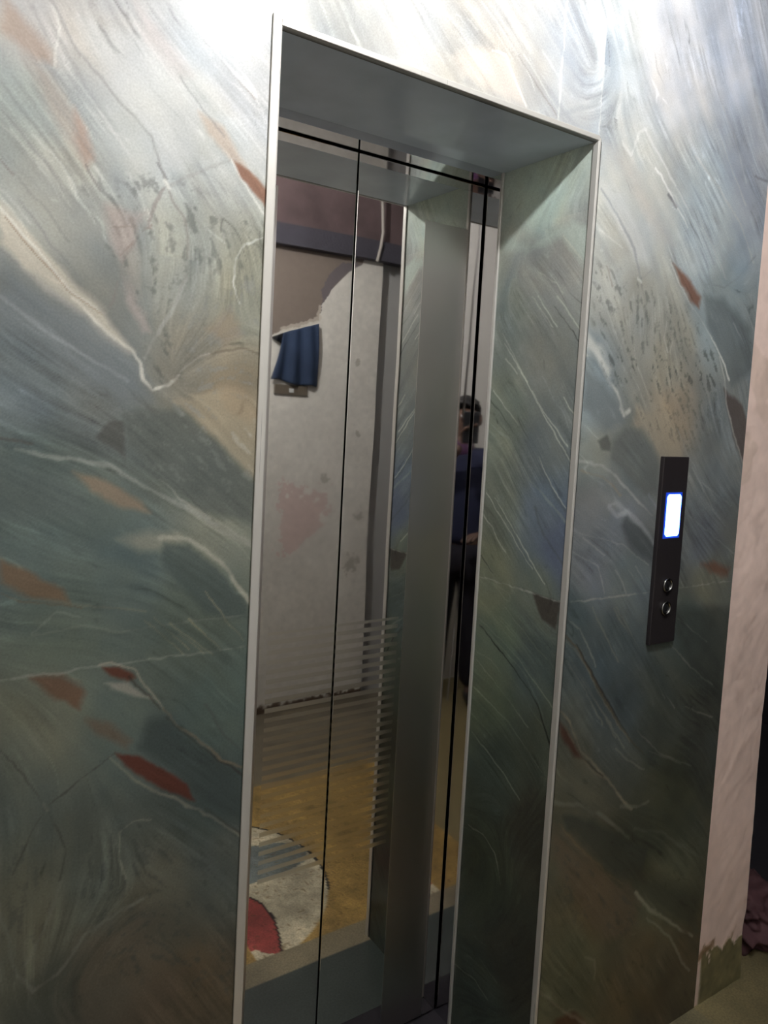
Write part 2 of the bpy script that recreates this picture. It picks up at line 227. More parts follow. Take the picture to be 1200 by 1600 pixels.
  ('F', 'l',0.0031, (0.353,0.29,0.218),0.6, [(0.726,1.113), (0.775,1.072), (0.827,1.002), (0.891,0.922), (0.971,0.835), (1.03,0.784)]),
  ('F', 'l',0.0015, (0.54,0.512,0.428),0.5, [(0.727,1.104), (0.781,1.056), (0.841,0.976), (0.908,0.897), (0.977,0.824)]),
  ('F', 'l',0.0016, (0.171,0.178,0.171),0.6, [(0.765,1.088), (0.829,1.005), (0.906,0.913), (0.97,0.841)]),
  ('F', 'l',0.0015, (0.494,0.494,0.452),0.5, [(0.725,1.087), (0.803,0.988), (0.87,0.916), (0.959,0.811)]),
  ('F', 'l',0.0015, (0.494,0.494,0.452),0.5, [(0.743,1.067), (0.829,0.966), (0.923,0.844)]),
  ('F', 'l',0.0016, (0.494,0.494,0.452),0.5, [(0.878,1.158), (0.973,1.055), (1.051,0.973), (1.139,0.878)]),
  ('F', 'l',0.0016, (0.494,0.494,0.452),0.5, [(0.886,1.16), (0.988,1.047), (1.099,0.908)]),
  ('F', 'l',0.0015, (0.494,0.494,0.452),0.5, [(0.807,1.165), (0.848,1.107), (0.911,1.029)]),
  ('F', 'l',0.0016, (0.494,0.494,0.452),0.5, [(0.926,0.818), (0.978,0.776), (1.04,0.742)]),
  ('F', 'l',0.0015, (0.494,0.494,0.452),0.5, [(0.736,1.057), (0.822,0.955), (0.873,0.885)]),
  ('F', 'l',0.0014, (0.494,0.494,0.452),0.5, [(0.645,1.187), (0.706,1.118)]),
  ('F', 'l',0.0017, (0.494,0.494,0.452),0.5, [(0.998,0.848), (1.097,0.77), (1.233,0.706)]),
  ('F', 'l',0.0017, (0.494,0.494,0.452),0.5, [(1.054,0.785), (1.187,0.723)]),
  ('F', 'l',0.0017, (0.494,0.494,0.452),0.5, [(1.102,1.045), (1.196,0.972), (1.294,0.91)]),
  ('F', 'l',0.0017, (0.494,0.494,0.452),0.5, [(1.124,1.107), (1.253,1.032)]),
  ('F', 'l',0.0018, (0.494,0.494,0.452),0.5, [(1.188,0.873), (1.306,0.824)]),
  ('F', 'l',0.0031, (0.539,0.504,0.427),0.75, [(0.722,0.952), (0.759,0.913), (0.805,0.838), (0.852,0.797), (0.912,0.74), (0.971,0.678), (1.004,0.65)]),
  ('F', 'l',0.0023, (0.481,0.446,0.383),0.5, [(0.734,0.917), (0.781,0.861), (0.84,0.787), (0.897,0.749)]),
  ('F', 'l',0.0015, (0.19,0.162,0.148),0.5, [(0.781,0.861), (0.815,0.817), (0.888,0.758)]),
  ('F', 'l',0.0048, (0.455,0.462,0.413),0.6, [(0.719,0.74), (0.823,0.705), (0.899,0.658), (0.949,0.622), (1.001,0.578)]),
  ('F', 'l',0.0042, (0.434,0.441,0.385),0.6, [(0.962,0.67), (1.022,0.652), (1.066,0.654)]),
  ('F', 'l',0.0035, (0.397,0.411,0.362),0.4, [(1.019,0.597), (1.124,0.561), (1.316,0.436)]),
  ('F', 'l',0.0045, (0.566,0.552,0.482),0.75, [(1.044,0.426), (1.108,0.361), (1.154,0.328), (1.207,0.288), (1.306,0.219)]),
  ('F', 'l',0.0028, (0.526,0.512,0.442),0.6, [(1.1,0.343), (1.207,0.249), (1.263,0.164), (1.305,0.122)]),
  ('F', 'l',0.0025, (0.486,0.472,0.402),0.5, [(0.877,0.322), (0.911,0.303), (0.915,0.249)]),
  ('F', 'l',0.0033, (0.485,0.464,0.401),0.6, [(0.713,0.31), (0.786,0.237), (0.892,0.147)]),
  ('F', 'l',0.0025, (0.453,0.408,0.318),0.6, [(0.75,0.682), (0.815,0.615), (0.914,0.523), (0.991,0.466)]),
  ('F', 'l',0.0021, (0.875,0.868,0.847),0.5, [(0.333,2.275), (0.366,2.274), (0.386,2.263)]),
  ('F', 'l',0.0022, (0.892,0.878,0.85),0.8, [(0.422,2.242), (0.453,2.242), (0.469,2.221), (0.486,2.198), (0.514,2.166)]),
  ('F', 'l',0.0017, (0.492,0.471,0.457),0.75, [(0.485,2.251), (0.532,2.216), (0.598,2.167)]),
  ('F', 'l',0.0017, (0.896,0.889,0.875),0.5, [(0.499,2.258), (0.547,2.22), (0.601,2.176)]),
  ('F', 'l',0.0022, (0.66,0.66,0.66),0.5, [(0.389,2.313), (0.432,2.292), (0.484,2.253)]),
  ('F', 'l',0.0024, (0.7,0.7,0.7),0.45, [(0.111,2.229), (0.136,2.207), (0.151,2.172)]),
  ('F', 'l',0.0025, (0.7,0.7,0.7),0.45, [(0.158,2.245), (0.193,2.212), (0.219,2.174)]),
  ('F', 'l',0.0026, (0.7,0.7,0.7),0.45, [(0.207,2.262), (0.263,2.22), (0.315,2.189)]),
  ('F', 'l',0.0024, (0.7,0.7,0.7),0.45, [(0.051,2.205), (0.067,2.181)]),
  ('F', 'l',0.0028, (0.7,0.7,0.7),0.45, [(0.489,2.356), (0.544,2.323), (0.59,2.285)]),
  ('F', 'l',0.0026, (0.7,0.7,0.7),0.45, [(0.282,2.287), (0.335,2.257), (0.39,2.22)]),
  ('F', 'l',0.0043, (0.605,0.619,0.626),0.6, [(0.598,2.17), (0.651,2.197), (0.691,2.215), (0.726,2.25)]),
  ('R', 'l',0.0015, (0.616,0.623,0.581),0.6, [(0.255,1.774), (0.16,1.658)]),
  ('R', 'l',0.0015, (0.616,0.623,0.581),0.6, [(0.244,1.748), (0.16,1.66)]),
  ('R', 'l',0.0014, (0.616,0.623,0.581),0.6, [(0.164,1.663), (0.134,1.625), (0.1,1.583), (0.01,1.487)]),
  ('R', 'l',0.0014, (0.616,0.623,0.581),0.6, [(0.143,1.641), (0.105,1.594), (0.023,1.519)]),
  ('R', 'l',0.0014, (0.616,0.623,0.581),0.6, [(0.163,1.852), (0.093,1.777)]),
  ('R', 'l',0.0014, (0.616,0.623,0.581),0.6, [(0.144,1.848), (0.079,1.777)]),
  ('R', 'l',0.0013, (0.616,0.623,0.581),0.6, [(0.086,1.845), (0.012,1.768)]),
  ('R', 'l',0.0013, (0.616,0.623,0.581),0.6, [(0.08,1.972), (0.003,1.893)]),
  ('R', 'l',0.0015, (0.616,0.623,0.581),0.6, [(0.273,1.635), (0.18,1.561)]),
  ('R', 'l',0.0014, (0.616,0.623,0.581),0.6, [(0.106,1.492), (0.064,1.432), (0.018,1.388)]),
  ('R', 'l',0.0014, (0.616,0.623,0.581),0.6, [(0.044,1.624), (0.008,1.584)]),
  ('R', 'l',0.0015, (0.616,0.623,0.581),0.6, [(0.274,1.391), (0.191,1.316), (0.104,1.237)]),
  ('R', 'l',0.0015, (0.616,0.623,0.581),0.6, [(0.243,1.383), (0.149,1.295), (0.065,1.212)]),
  ('R', 'l',0.0015, (0.616,0.623,0.581),0.6, [(0.278,1.338), (0.193,1.259)]),
  ('R', 'l',0.0014, (0.616,0.623,0.581),0.6, [(0.145,1.903), (0.092,1.871), (0.068,1.848)]),
  ('R', 'l',0.0015, (0.616,0.623,0.581),0.6, [(0.237,1.714), (0.193,1.68)]),
  ('R', 'l',0.0014, (0.199,0.199,0.192),0.7, [(0.094,1.825), (0.048,1.78), (0.009,1.738)]),
  ('R', 'l',0.0015, (0.199,0.199,0.192),0.6, [(0.282,1.239), (0.234,1.201)]),
  ('R', 'l',0.0029, (0.485,0.52,0.485),0.35, [(0.291,1.565), (0.202,1.524), (0.131,1.441), (0.015,1.359)]),
  ('R', 'l',0.0028, (0.256,0.277,0.277),0.4, [(0.105,1.476), (0.055,1.417), (0.017,1.38)]),
  ('R', 'l',0.0028, (0.256,0.277,0.277),0.4, [(0.11,1.378), (0.075,1.318), (0.013,1.266)]),
  ('R', 'l',0.0021, (0.101,0.108,0.101),0.85, [(0.267,1.066), (0.192,1.026), (0.083,0.961), (0.056,0.933), (0.033,0.897), (0.012,0.864)]),
  ('R', 'l',0.0015, (0.439,0.46,0.411),0.5, [(0.274,1.081), (0.185,1.05), (0.125,1.021), (0.013,0.949)]),
  ('R', 'l',0.0015, (0.439,0.46,0.411),0.5, [(0.271,0.998), (0.219,0.992), (0.182,0.97)]),
  ('R', 'l',0.0015, (0.439,0.46,0.411),0.5, [(0.269,0.977), (0.153,0.918), (0.084,0.877)]),
  ('R', 'l',0.0014, (0.439,0.46,0.411),0.5, [(0.235,1.057), (0.095,0.991)]),
  ('R', 'l',0.0014, (0.439,0.46,0.411),0.5, [(0.183,1.132), (0.039,1.047)]),
  ('R', 'l',0.0015, (0.439,0.46,0.411),0.5, [(0.272,0.905), (0.148,0.866), (0.032,0.794)]),
  ('R', 'l',0.0015, (0.439,0.46,0.411),0.5, [(0.272,0.791), (0.155,0.741), (0.094,0.7)]),
  ('R', 'l',0.0016, (0.439,0.46,0.411),0.5, [(0.291,0.174), (0.204,0.188), (0.155,0.171)]),
  ('R', 'l',0.0015, (0.454,0.454,0.412),0.65, [(0.263,0.556), (0.208,0.562), (0.163,0.536), (0.137,0.473)]),
  ('R', 'l',0.0015, (0.398,0.412,0.37),0.3, [(0.189,0.249), (0.126,0.234)]),
]
BASE = {'F': [(-0.346,2.033,0.66,0.64,0.62), (-0.227,2.071,0.69,0.69,0.69), (-0.057,2.032,0.73,0.73,0.73), (-0.36,1.95,0.6,0.62,0.6), (-0.304,1.841,0.62,0.62,0.59), (-0.179,1.955,0.71,0.72,0.71), (-0.094,1.958,0.69,0.7,0.69), (-0.127,1.785,0.6,0.61,0.58), (-0.045,1.75,0.6,0.6,0.54), (-0.26,1.678,0.473,0.4816,0.4644), (-0.339,1.584,0.43,0.4644,0.473), (-0.257,1.572,0.4558,0.4816,0.4816), (-0.337,1.464,0.344,0.387,0.37839999999999996), (-0.122,1.636,0.5332,0.516,0.4644), (-0.07,1.582,0.5676,0.516,0.43), (-0.096,1.464,0.36119999999999997,0.387,0.36979999999999996), (-0.296,1.429,0.37839999999999996,0.4214,0.4042), (-0.328,1.368,0.37,0.42,0.41), (-0.207,1.333,0.37,0.42,0.41), (-0.083,1.385,0.52,0.53,0.48), (-0.293,1.257,0.37,0.41,0.38), (-0.108,1.247,0.35,0.39,0.36), (-0.323,1.097,0.42,0.43,0.38), (-0.071,1.078,0.33,0.38,0.36), (-0.201,1.102,0.35,0.39,0.37), (-0.322,1.003,0.36,0.38,0.35), (-0.066,0.94,0.29,0.33,0.32), (-0.241,0.885,0.37,0.39,0.36), (-0.144,0.804,0.38,0.38,0.34), (-0.04,0.825,0.35,0.37,0.35), (-0.327,0.816,0.4,0.4,0.35), (-0.087,0.622,0.36,0.33,0.28), (-0.282,0.681,0.31,0.32,0.29), (0.067,2.172,0.688,0.688,0.6708), (0.251,2.209,0.6708,0.6708,0.6622), (0.468,2.253,0.6536,0.645,0.6278), (0.656,2.285,0.645,0.6536,0.6622), (0.324,2.156,0.6708,0.6536,0.6192), (0.749,2.312,0.72,0.74,0.75), (0.929,2.391,0.7909999999999999,0.7909999999999999,0.8022999999999999), (1.158,2.488,0.6779999999999999,0.7005999999999999,0.7458), (1.279,2.238,0.5875999999999999,0.6102,0.6441), (0.859,2.077,0.68,0.69,0.68), (1.095,2.051,0.6553999999999999,0.6892999999999999,0.7005999999999999), (0.773,1.927,0.68,0.68,0.65), (0.893,1.806,0.58,0.58,0.55), (1.178,1.838,0.5424,0.5875999999999999,0.5989), (1.017,1.732,0.565,0.5537,0.5085), (0.746,1.628,0.52,0.56,0.57), (1.034,1.6,0.5875999999999999,0.5424,0.4745999999999999), (1.239,1.609,0.4745999999999999,0.4972,0.4972), (0.931,1.494,0.42,0.44,0.43), (0.76,1.492,0.52,0.54,0.52), (0.772,1.381,0.46,0.47,0.47), (0.906,1.333,0.46,0.48,0.5), (1.208,1.449,0.4745999999999999,0.4972,0.4972), (1.205,1.288,0.42,0.44,0.46), (0.788,1.239,0.42,0.44,0.46), (0.916,1.244,0.4,0.43,0.43), (1.219,1.189,0.45,0.45,0.4), (0.756,1.156,0.33,0.37,0.37), (0.872,1.055,0.33,0.37,0.38), (1.181,1.079,0.3,0.34,0.33), (1.124,0.923,0.29,0.31,0.29), (1.278,0.779,0.27,0.28,0.26), (0.889,0.901,0.32,0.35,0.35), (1.163,0.634,0.29,0.3,0.25), (0.793,0.801,0.38,0.38,0.33), (0.764,0.689,0.36,0.36,0.31), (1.003,0.512,0.27,0.28,0.24), (0.897,0.433,0.4,0.36,0.28), (0.843,0.326,0.36,0.37,0.3), (1.143,0.385,0.38,0.39,0.32), (1.086,0.235,0.38,0.35,0.28), (1.235,0.089,0.34,0.31,0.25)], 'R': [(0.145,2.05,0.62,0.66,0.62), (0.172,1.914,0.5,0.5,0.48), (0.076,1.929,0.48,0.48,0.47), (0.227,1.833,0.42,0.44,0.42), (0.112,1.711,0.4,0.41,0.4), (0.224,1.579,0.42,0.44,0.4), (0.093,1.513,0.36,0.38,0.38), (0.227,1.381,0.38,0.4,0.37), (0.08,1.371,0.34,0.38,0.42), (0.035,1.307,0.3,0.33,0.4), (0.232,1.195,0.4,0.41,0.35), (0.083,1.197,0.34,0.36,0.33), (0.196,1.048,0.32,0.36,0.32), (0.085,1.006,0.27,0.3,0.29), (0.203,0.889,0.3,0.33,0.28), (0.033,0.877,0.25,0.27,0.24), (0.167,0.745,0.22,0.25,0.23), (0.05,0.646,0.2,0.2,0.18), (0.188,0.495,0.2,0.22,0.19), (0.082,0.319,0.2,0.2,0.18), (0.181,0.17,0.22,0.24,0.22)]}  # light painted in: lifted upper right, lowered over opening, bluish glow on reveal

# ------------------------------------------------------------------ materials
def new_mat(name):
    m = bpy.data.materials.new(name); m.use_nodes = True
    nt = m.node_tree
    return m, nt, nt.nodes['Principled BSDF']

def plain(name, col, rough=0.5, metal=0.0, bump=0.0, bscale=80.0, vary=0.0, vscale=6.0, spec=0.5):
    m, nt, b = new_mat(name)
    b.inputs['Base Color'].default_value = (*col, 1)
    b.inputs['Roughness'].default_value = rough
    b.inputs['Metallic'].default_value = metal
    b.inputs['Specular IOR Level'].default_value = spec
    tc = nt.nodes.new('ShaderNodeTexCoord')
    if vary:
        n = nt.nodes.new('ShaderNodeTexNoise'); n.inputs['Scale'].default_value = vscale
        n.inputs['Detail'].default_value = 8
        nt.links.new(tc.outputs['Object'], n.inputs['Vector'])
        mx = nt.nodes.new('ShaderNodeMix'); mx.data_type = 'RGBA'
        mx.inputs['A'].default_value = (*[c*(1-vary) for c in col], 1)
        mx.inputs['B'].default_value = (*[min(1, c*(1+vary)) for c in col], 1)
        nt.links.new(n.outputs['Fac'], mx.inputs['Factor'])
        nt.links.new(mx.outputs['Result'], b.inputs['Base Color'])
    if bump:
        n = nt.nodes.new('ShaderNodeTexNoise'); n.inputs['Scale'].default_value = bscale
        n.inputs['Detail'].default_value = 6
        nt.links.new(tc.outputs['Object'], n.inputs['Vector'])
        bp = nt.nodes.new('ShaderNodeBump'); bp.inputs['Strength'].default_value = bump
        bp.inputs['Distance'].default_value = 0.004
        nt.links.new(n.outputs['Fac'], bp.inputs['Height'])
        nt.links.new(bp.outputs['Normal'], b.inputs['Normal'])
    return m

def painted(name, rough=0.3, grain=0.12, gscale=400.0, bump=0.0, bscale=60.0, spec=0.5):
    """Material whose colour pattern is carried by the surface (attribute 'pattern') with fine grain on top."""
    m, nt, b = new_mat(name)
    at = nt.nodes.new('ShaderNodeAttribute'); at.attribute_name = 'pattern'
    tc = nt.nodes.new('ShaderNodeTexCoord')
    n = nt.nodes.new('ShaderNodeTexNoise'); n.inputs['Scale'].default_value = gscale
    n.inputs['Detail'].default_value = 3
    nt.links.new(tc.outputs['Object'], n.inputs['Vector'])
    mr = nt.nodes.new('ShaderNodeMapRange')
    mr.inputs['From Min'].default_value = 0.3; mr.inputs['From Max'].default_value = 0.7
    mr.inputs['To Min'].default_value = 1-grain; mr.inputs['To Max'].default_value = 1+grain
    nt.links.new(n.outputs['Fac'], mr.inputs['Value'])
    vm = nt.nodes.new('ShaderNodeVectorMath'); vm.operation = 'SCALE'
    nt.links.new(at.outputs['Color'], vm.inputs[0]); nt.links.new(mr.outputs['Result'], vm.inputs['Scale'])
    nt.links.new(vm.outputs['Vector'], b.inputs['Base Color'])
    b.inputs['Roughness'].default_value = rough
    b.inputs['Specular IOR Level'].default_value = spec
    if bump:
        n2 = nt.nodes.new('ShaderNodeTexNoise'); n2.inputs['Scale'].default_value = bscale
        n2.inputs['Detail'].default_value = 6
        nt.links.new(tc.outputs['Object'], n2.inputs['Vector'])
        bp = nt.nodes.new('ShaderNodeBump'); bp.inputs['Strength'].default_value = bump
        bp.inputs['Distance'].default_value = 0.004
        nt.links.new(n2.outputs['Fac'], bp.inputs['Height'])
        nt.links.new(bp.outputs['Normal'], b.inputs['Normal'])
    return m

def steel(name, col, rough, streak=0.0, aniso=0.0):
    m, nt, b = new_mat(name)
    b.inputs['Base Color'].default_value = (*col, 1)
    b.inputs['Metallic'].default_value = 1.0
    b.inputs['Roughness'].default_value = rough
    if streak:
        tc = nt.nodes.new('ShaderNodeTexCoord')
        mp = nt.nodes.new('ShaderNodeMapping'); mp.inputs['Scale'].default_value = (300, 300, 3)
        n = nt.nodes.new('ShaderNodeTexNoise'); n.inputs['Scale'].default_value = 1.0
        n.inputs['Detail'].default_value = 4
        nt.links.new(tc.outputs['Object'], mp.inputs['Vector']); nt.links.new(mp.outputs['Vector'], n.inputs['Vector'])
        mr = nt.nodes.new('ShaderNodeMapRange')
        mr.inputs['To Min'].default_value = max(0, rough-streak); mr.inputs['To Max'].default_value = rough+streak
        nt.links.new(n.outputs['Fac'], mr.inputs['Value'])
        nt.links.new(mr.outputs['Result'], b.inputs['Roughness'])
    return m

M = {}
M['stone'] = painted('polished_stone_tile', rough=0.20, grain=0.08, gscale=300, spec=0.30)
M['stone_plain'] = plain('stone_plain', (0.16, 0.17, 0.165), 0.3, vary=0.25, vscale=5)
M['soffit'] = plain('soffit_stone', (0.52, 0.60, 0.68), 0.18, vary=0.2, vscale=9)
M['lime'] = painted('painted_plaster', rough=0.75, grain=0.03, gscale=30, bump=0.35, bscale=22)
M['terrazzo'] = painted('terrazzo', rough=0.35, grain=0.22, gscale=170)
M['trim'] = steel('trim_steel', (0.62, 0.60, 0.56), 0.30, streak=0.06); M['trim'].node_tree.nodes['Principled BSDF'].inputs['Metallic'].default_value = 0.45
M['satin'] = steel('satin_steel', (0.50, 0.475, 0.455), 0.30, streak=0.05)
M['cement'] = plain('raw_cement', (0.16, 0.15, 0.135), 0.85, bump=0.5, bscale=30, vary=0.25, vscale=4)
M['dark'] = plain('passage_shade_and_sill', (0.018, 0.015, 0.020), 0.9, bump=0.3, vary=0.2)  # near black stands in for shade of the unlit passage; also on the sill
M['ceiling'] = plain('ceiling_lime', (0.62, 0.61, 0.58), 0.9, bump=0.3, vary=0.06)
M['black'] = plain('black_plastic', (0.012, 0.012, 0.014), 0.35)

def door_material():
    """Mirror polished steel with a field of fine satin-etched horizontal bands and faint wipe marks."""
    m, nt, b = new_mat('mirror_steel_etched')
    N = nt.nodes.new; Lk = nt.links.new
    b.inputs['Metallic'].default_value = 1.0
    tc = N('ShaderNodeTexCoord'); sp = N('ShaderNodeSeparateXYZ'); Lk(tc.outputs['Object'], sp.inputs[0])
    def math_(op, a, c=None, clamp=False):
        n = N('ShaderNodeMath'); n.operation = op; n.use_clamp = clamp
        for i, v in enumerate((a, c)):
            if v is None: continue
            if isinstance(v, (int, float)): n.inputs[i].default_value = v
            else: Lk(v, n.inputs[i])
        return n.outputs[0]
    X, Z = sp.outputs['X'], sp.outputs['Z']
    period = 0.0215
    ph = math_('FRACT', math_('DIVIDE', math_('SUBTRACT', Z, 0.517), period))
    tri = math_('ABSOLUTE', math_('SUBTRACT', ph, 0.5))
    band = math_('MULTIPLY', math_('SUBTRACT', 0.30, tri), 9.0, True)
    inz = math_('MULTIPLY', math_('GREATER_THAN', Z, 0.517), math_('LESS_THAN', Z, 1.088))
    inx = math_('MULTIPLY', math_('GREATER_THAN', X, 0.185), math_('LESS_THAN', X, 0.526))
    mask = math_('MULTIPLY', band, math_('MULTIPLY', inz, inx))
    nz = N('ShaderNodeTexNoise'); nz.inputs['Scale'].default_value = 5; nz.inputs['Detail'].default_value = 5
    Lk(tc.outputs['Object'], nz.inputs['Vector'])
    haze = math_('MULTIPLY', math_('SUBTRACT', nz.outputs['Fac'], 0.45), 0.08, True)
    ro = math_('ADD', math_('ADD', 0.014, haze), math_('MULTIPLY', mask, 0.17))
    Lk(ro, b.inputs['Roughness'])
    mx = N('ShaderNodeMix'); mx.data_type = 'RGBA'
    mx.inputs['A'].default_value = (0.80, 0.78, 0.755, 1); mx.inputs['B'].default_value = (0.80, 0.77, 0.70, 1)
    Lk(mask, mx.inputs['Factor']); Lk(mx.outputs['Result'], b.inputs['Base Color'])
    n2 = N('ShaderNodeTexNoise'); n2.inputs['Scale'].default_value = 3.5; n2.inputs['Detail'].default_value = 1
    Lk(tc.outputs['Object'], n2.inputs['Vector'])
    bp = N('ShaderNodeBump'); bp.inputs['Strength'].default_value = 0.05; bp.inputs['Distance'].default_value = 0.01
    Lk(n2.outputs['Fac'], bp.inputs['Height']); Lk(bp.outputs['Normal'], b.inputs['Normal'])
    return m
M['mirror'] = door_material()
M['jamb'] = steel('jamb_steel', (0.70, 0.69, 0.71), 0.03)

def glow(name, col, power):
    m, nt, b = new_mat(name)
    b.inputs['Base Color'].default_value = (*col, 1)
    b.inputs['Emission Color'].default_value = (*col, 1)
    b.inputs['Emission Strength'].default_value = power
    return m

# ------------------------------------------------------------------ mesh helpers
def obj(name, bm, mat, parent=None, smooth=False, bevel=0.0, kind=None):
    me = bpy.data.meshes.new(name)
    bm.normal_update(); bm.to_mesh(me); bm.free()
    me.materials.append(mat)
    if smooth:
        for p in me.polygons: p.use_smooth = True
    o = bpy.data.objects.new(name, me); C.objects.link(o)
    if bevel:
        md = o.modifiers.new('bevel', 'BEVEL'); md.width = bevel; md.segments = 2; md.limit_method = 'ANGLE'
    if parent is not None: o.parent = parent
    if kind: o['kind'] = kind
    return o

def thing(name, label, cat, loc, group=None):
    o = bpy.data.objects.new(name, None); C.objects.link(o)
    o.location = loc; o.empty_display_size = 0.05
    o['label'] = label; o['category'] = cat
    if group: o['group'] = group
    return o

def box(bm, x0, x1, y0, y1, z0, z1):
    v = [bm.verts.new((x, y, z)) for x in (x0, x1) for y in (y0, y1) for z in (z0, z1)]
    for f in ((0,1,3,2), (4,6,7,5), (0,4,5,1), (2,3,7,6), (0,2,6,4), (1,5,7,3)):
        bm.faces.new([v[i] for i in f])
    return v

def boxes(*bs):
    bm = bmesh.new()
    for b in bs: box(bm, *b)
    return bm

def tube(bm, pts, r, seg=10, cap=True):
    pts = [Vector(p) for p in pts]
    rs = r if isinstance(r, (list, tuple)) else [r]*len(pts)
    rings = []
    for i, p in enumerate(pts):
        d = (pts[min(i+1, len(pts)-1)] - pts[max(i-1, 0)]).normalized()
        a = d.cross(Vector((0.13, 0.37, 1)) if abs(d.z) < .9 else Vector((1, 0, 0))).normalized(); b = d.cross(a)
        rings.append([bm.verts.new(p + rs[i]*(math.cos(t*2*PI/seg)*a + math.sin(t*2*PI/seg)*b)) for t in range(seg)])
    for i in range(len(rings)-1):
        for t in range(seg):
            bm.faces.new((rings[i][t], rings[i][(t+1)%seg], rings[i+1][(t+1)%seg], rings[i+1][t]))
    if cap:
        bm.faces.new(rings[0][::-1]); bm.faces.new(rings[-1])

def lathe(bm, prof, cx, cy, seg=24):
    rings = [[bm.verts.new((cx+r*math.cos(t*2*PI/seg), cy+r*math.sin(t*2*PI/seg), z)) for t in range(seg)] for r, z in prof]
    for i in range(len(rings)-1):
        for t in range(seg):
            bm.faces.new((rings[i][t], rings[i][(t+1)%seg], rings[i+1][(t+1)%seg], rings[i+1][t]))
    bm.faces.new(rings[0][::-1]); bm.faces.new(rings[-1])

# ------------------------------------------------------------------ surface patterns
def lin(c):
    c = np.asarray(c, float)
    return np.where(c <= 0.04045, c/12.92, ((c+0.055)/1.055)**2.4)

def seg_dist(P, pts):
    best = np.full(len(P), 1e9)
    for a, b in zip(pts[:-1], pts[1:]):
        a = np.array(a); b = np.array(b); d = b-a; L2 = d@d + 1e-12
        t = np.clip(((P-a)@d)/L2, 0, 1)
        q = P - a - t[:, None]*d
        best = np.minimum(best, np.hypot(q[:, 0], q[:, 1]))
    return best

def inside(P, poly):
    r = np.zeros(len(P), bool)
    n = len(poly)
    for i in range(n):
        x0, y0 = poly[i]; x1, y1 = poly[(i+1) % n]
        c = ((y0 > P[:, 1]) != (y1 > P[:, 1]))
        if y1 != y0:
            r ^= c & (P[:, 0] < (x1-x0)*(P[:, 1]-y0)/(y1-y0)+x0)
    return r

def blur(a, k):
    for _ in range(2):
        for ax in (0, 1):
            b = np.zeros_like(a)
            for s in range(-k, k+1): b += np.roll(a, s, ax)
            a = b/(2*k+1)
    return a

def fractal(shape, step, cell, octaves=4):
    """Smooth random field, features of about `cell` metres, normalised to mean 0, deviation 1."""
    ny, nx = shape; out = np.zeros(shape); amp = 1.0
    for o in range(octaves):
        c = max(cell/(2**o)/step, 1.01)
        gy, gx = int(ny/c)+4, int(nx/c)+4
        g = rng.standard_normal((gy, gx))
        yy = np.arange(ny)/c; xx = np.arange(nx)/c
        iy = yy.astype(int); ix = xx.astype(int); fy = yy-iy; fx = xx-ix
        fy = fy*fy*(3-2*fy); fx = fx*fx*(3-2*fx)
        a = g[np.ix_(iy, ix)]; b = g[np.ix_(iy, ix+1)]; c2 = g[np.ix_(iy+1, ix)]; d = g[np.ix_(iy+1, ix+1)]
        out += amp*((a*(1-fx)+b*fx)*(1-fy)[:, None] + (c2*(1-fx)+d*fx)*fy[:, None])
        amp *= 0.6
    return (out-out.mean())/(out.std()+1e-9)

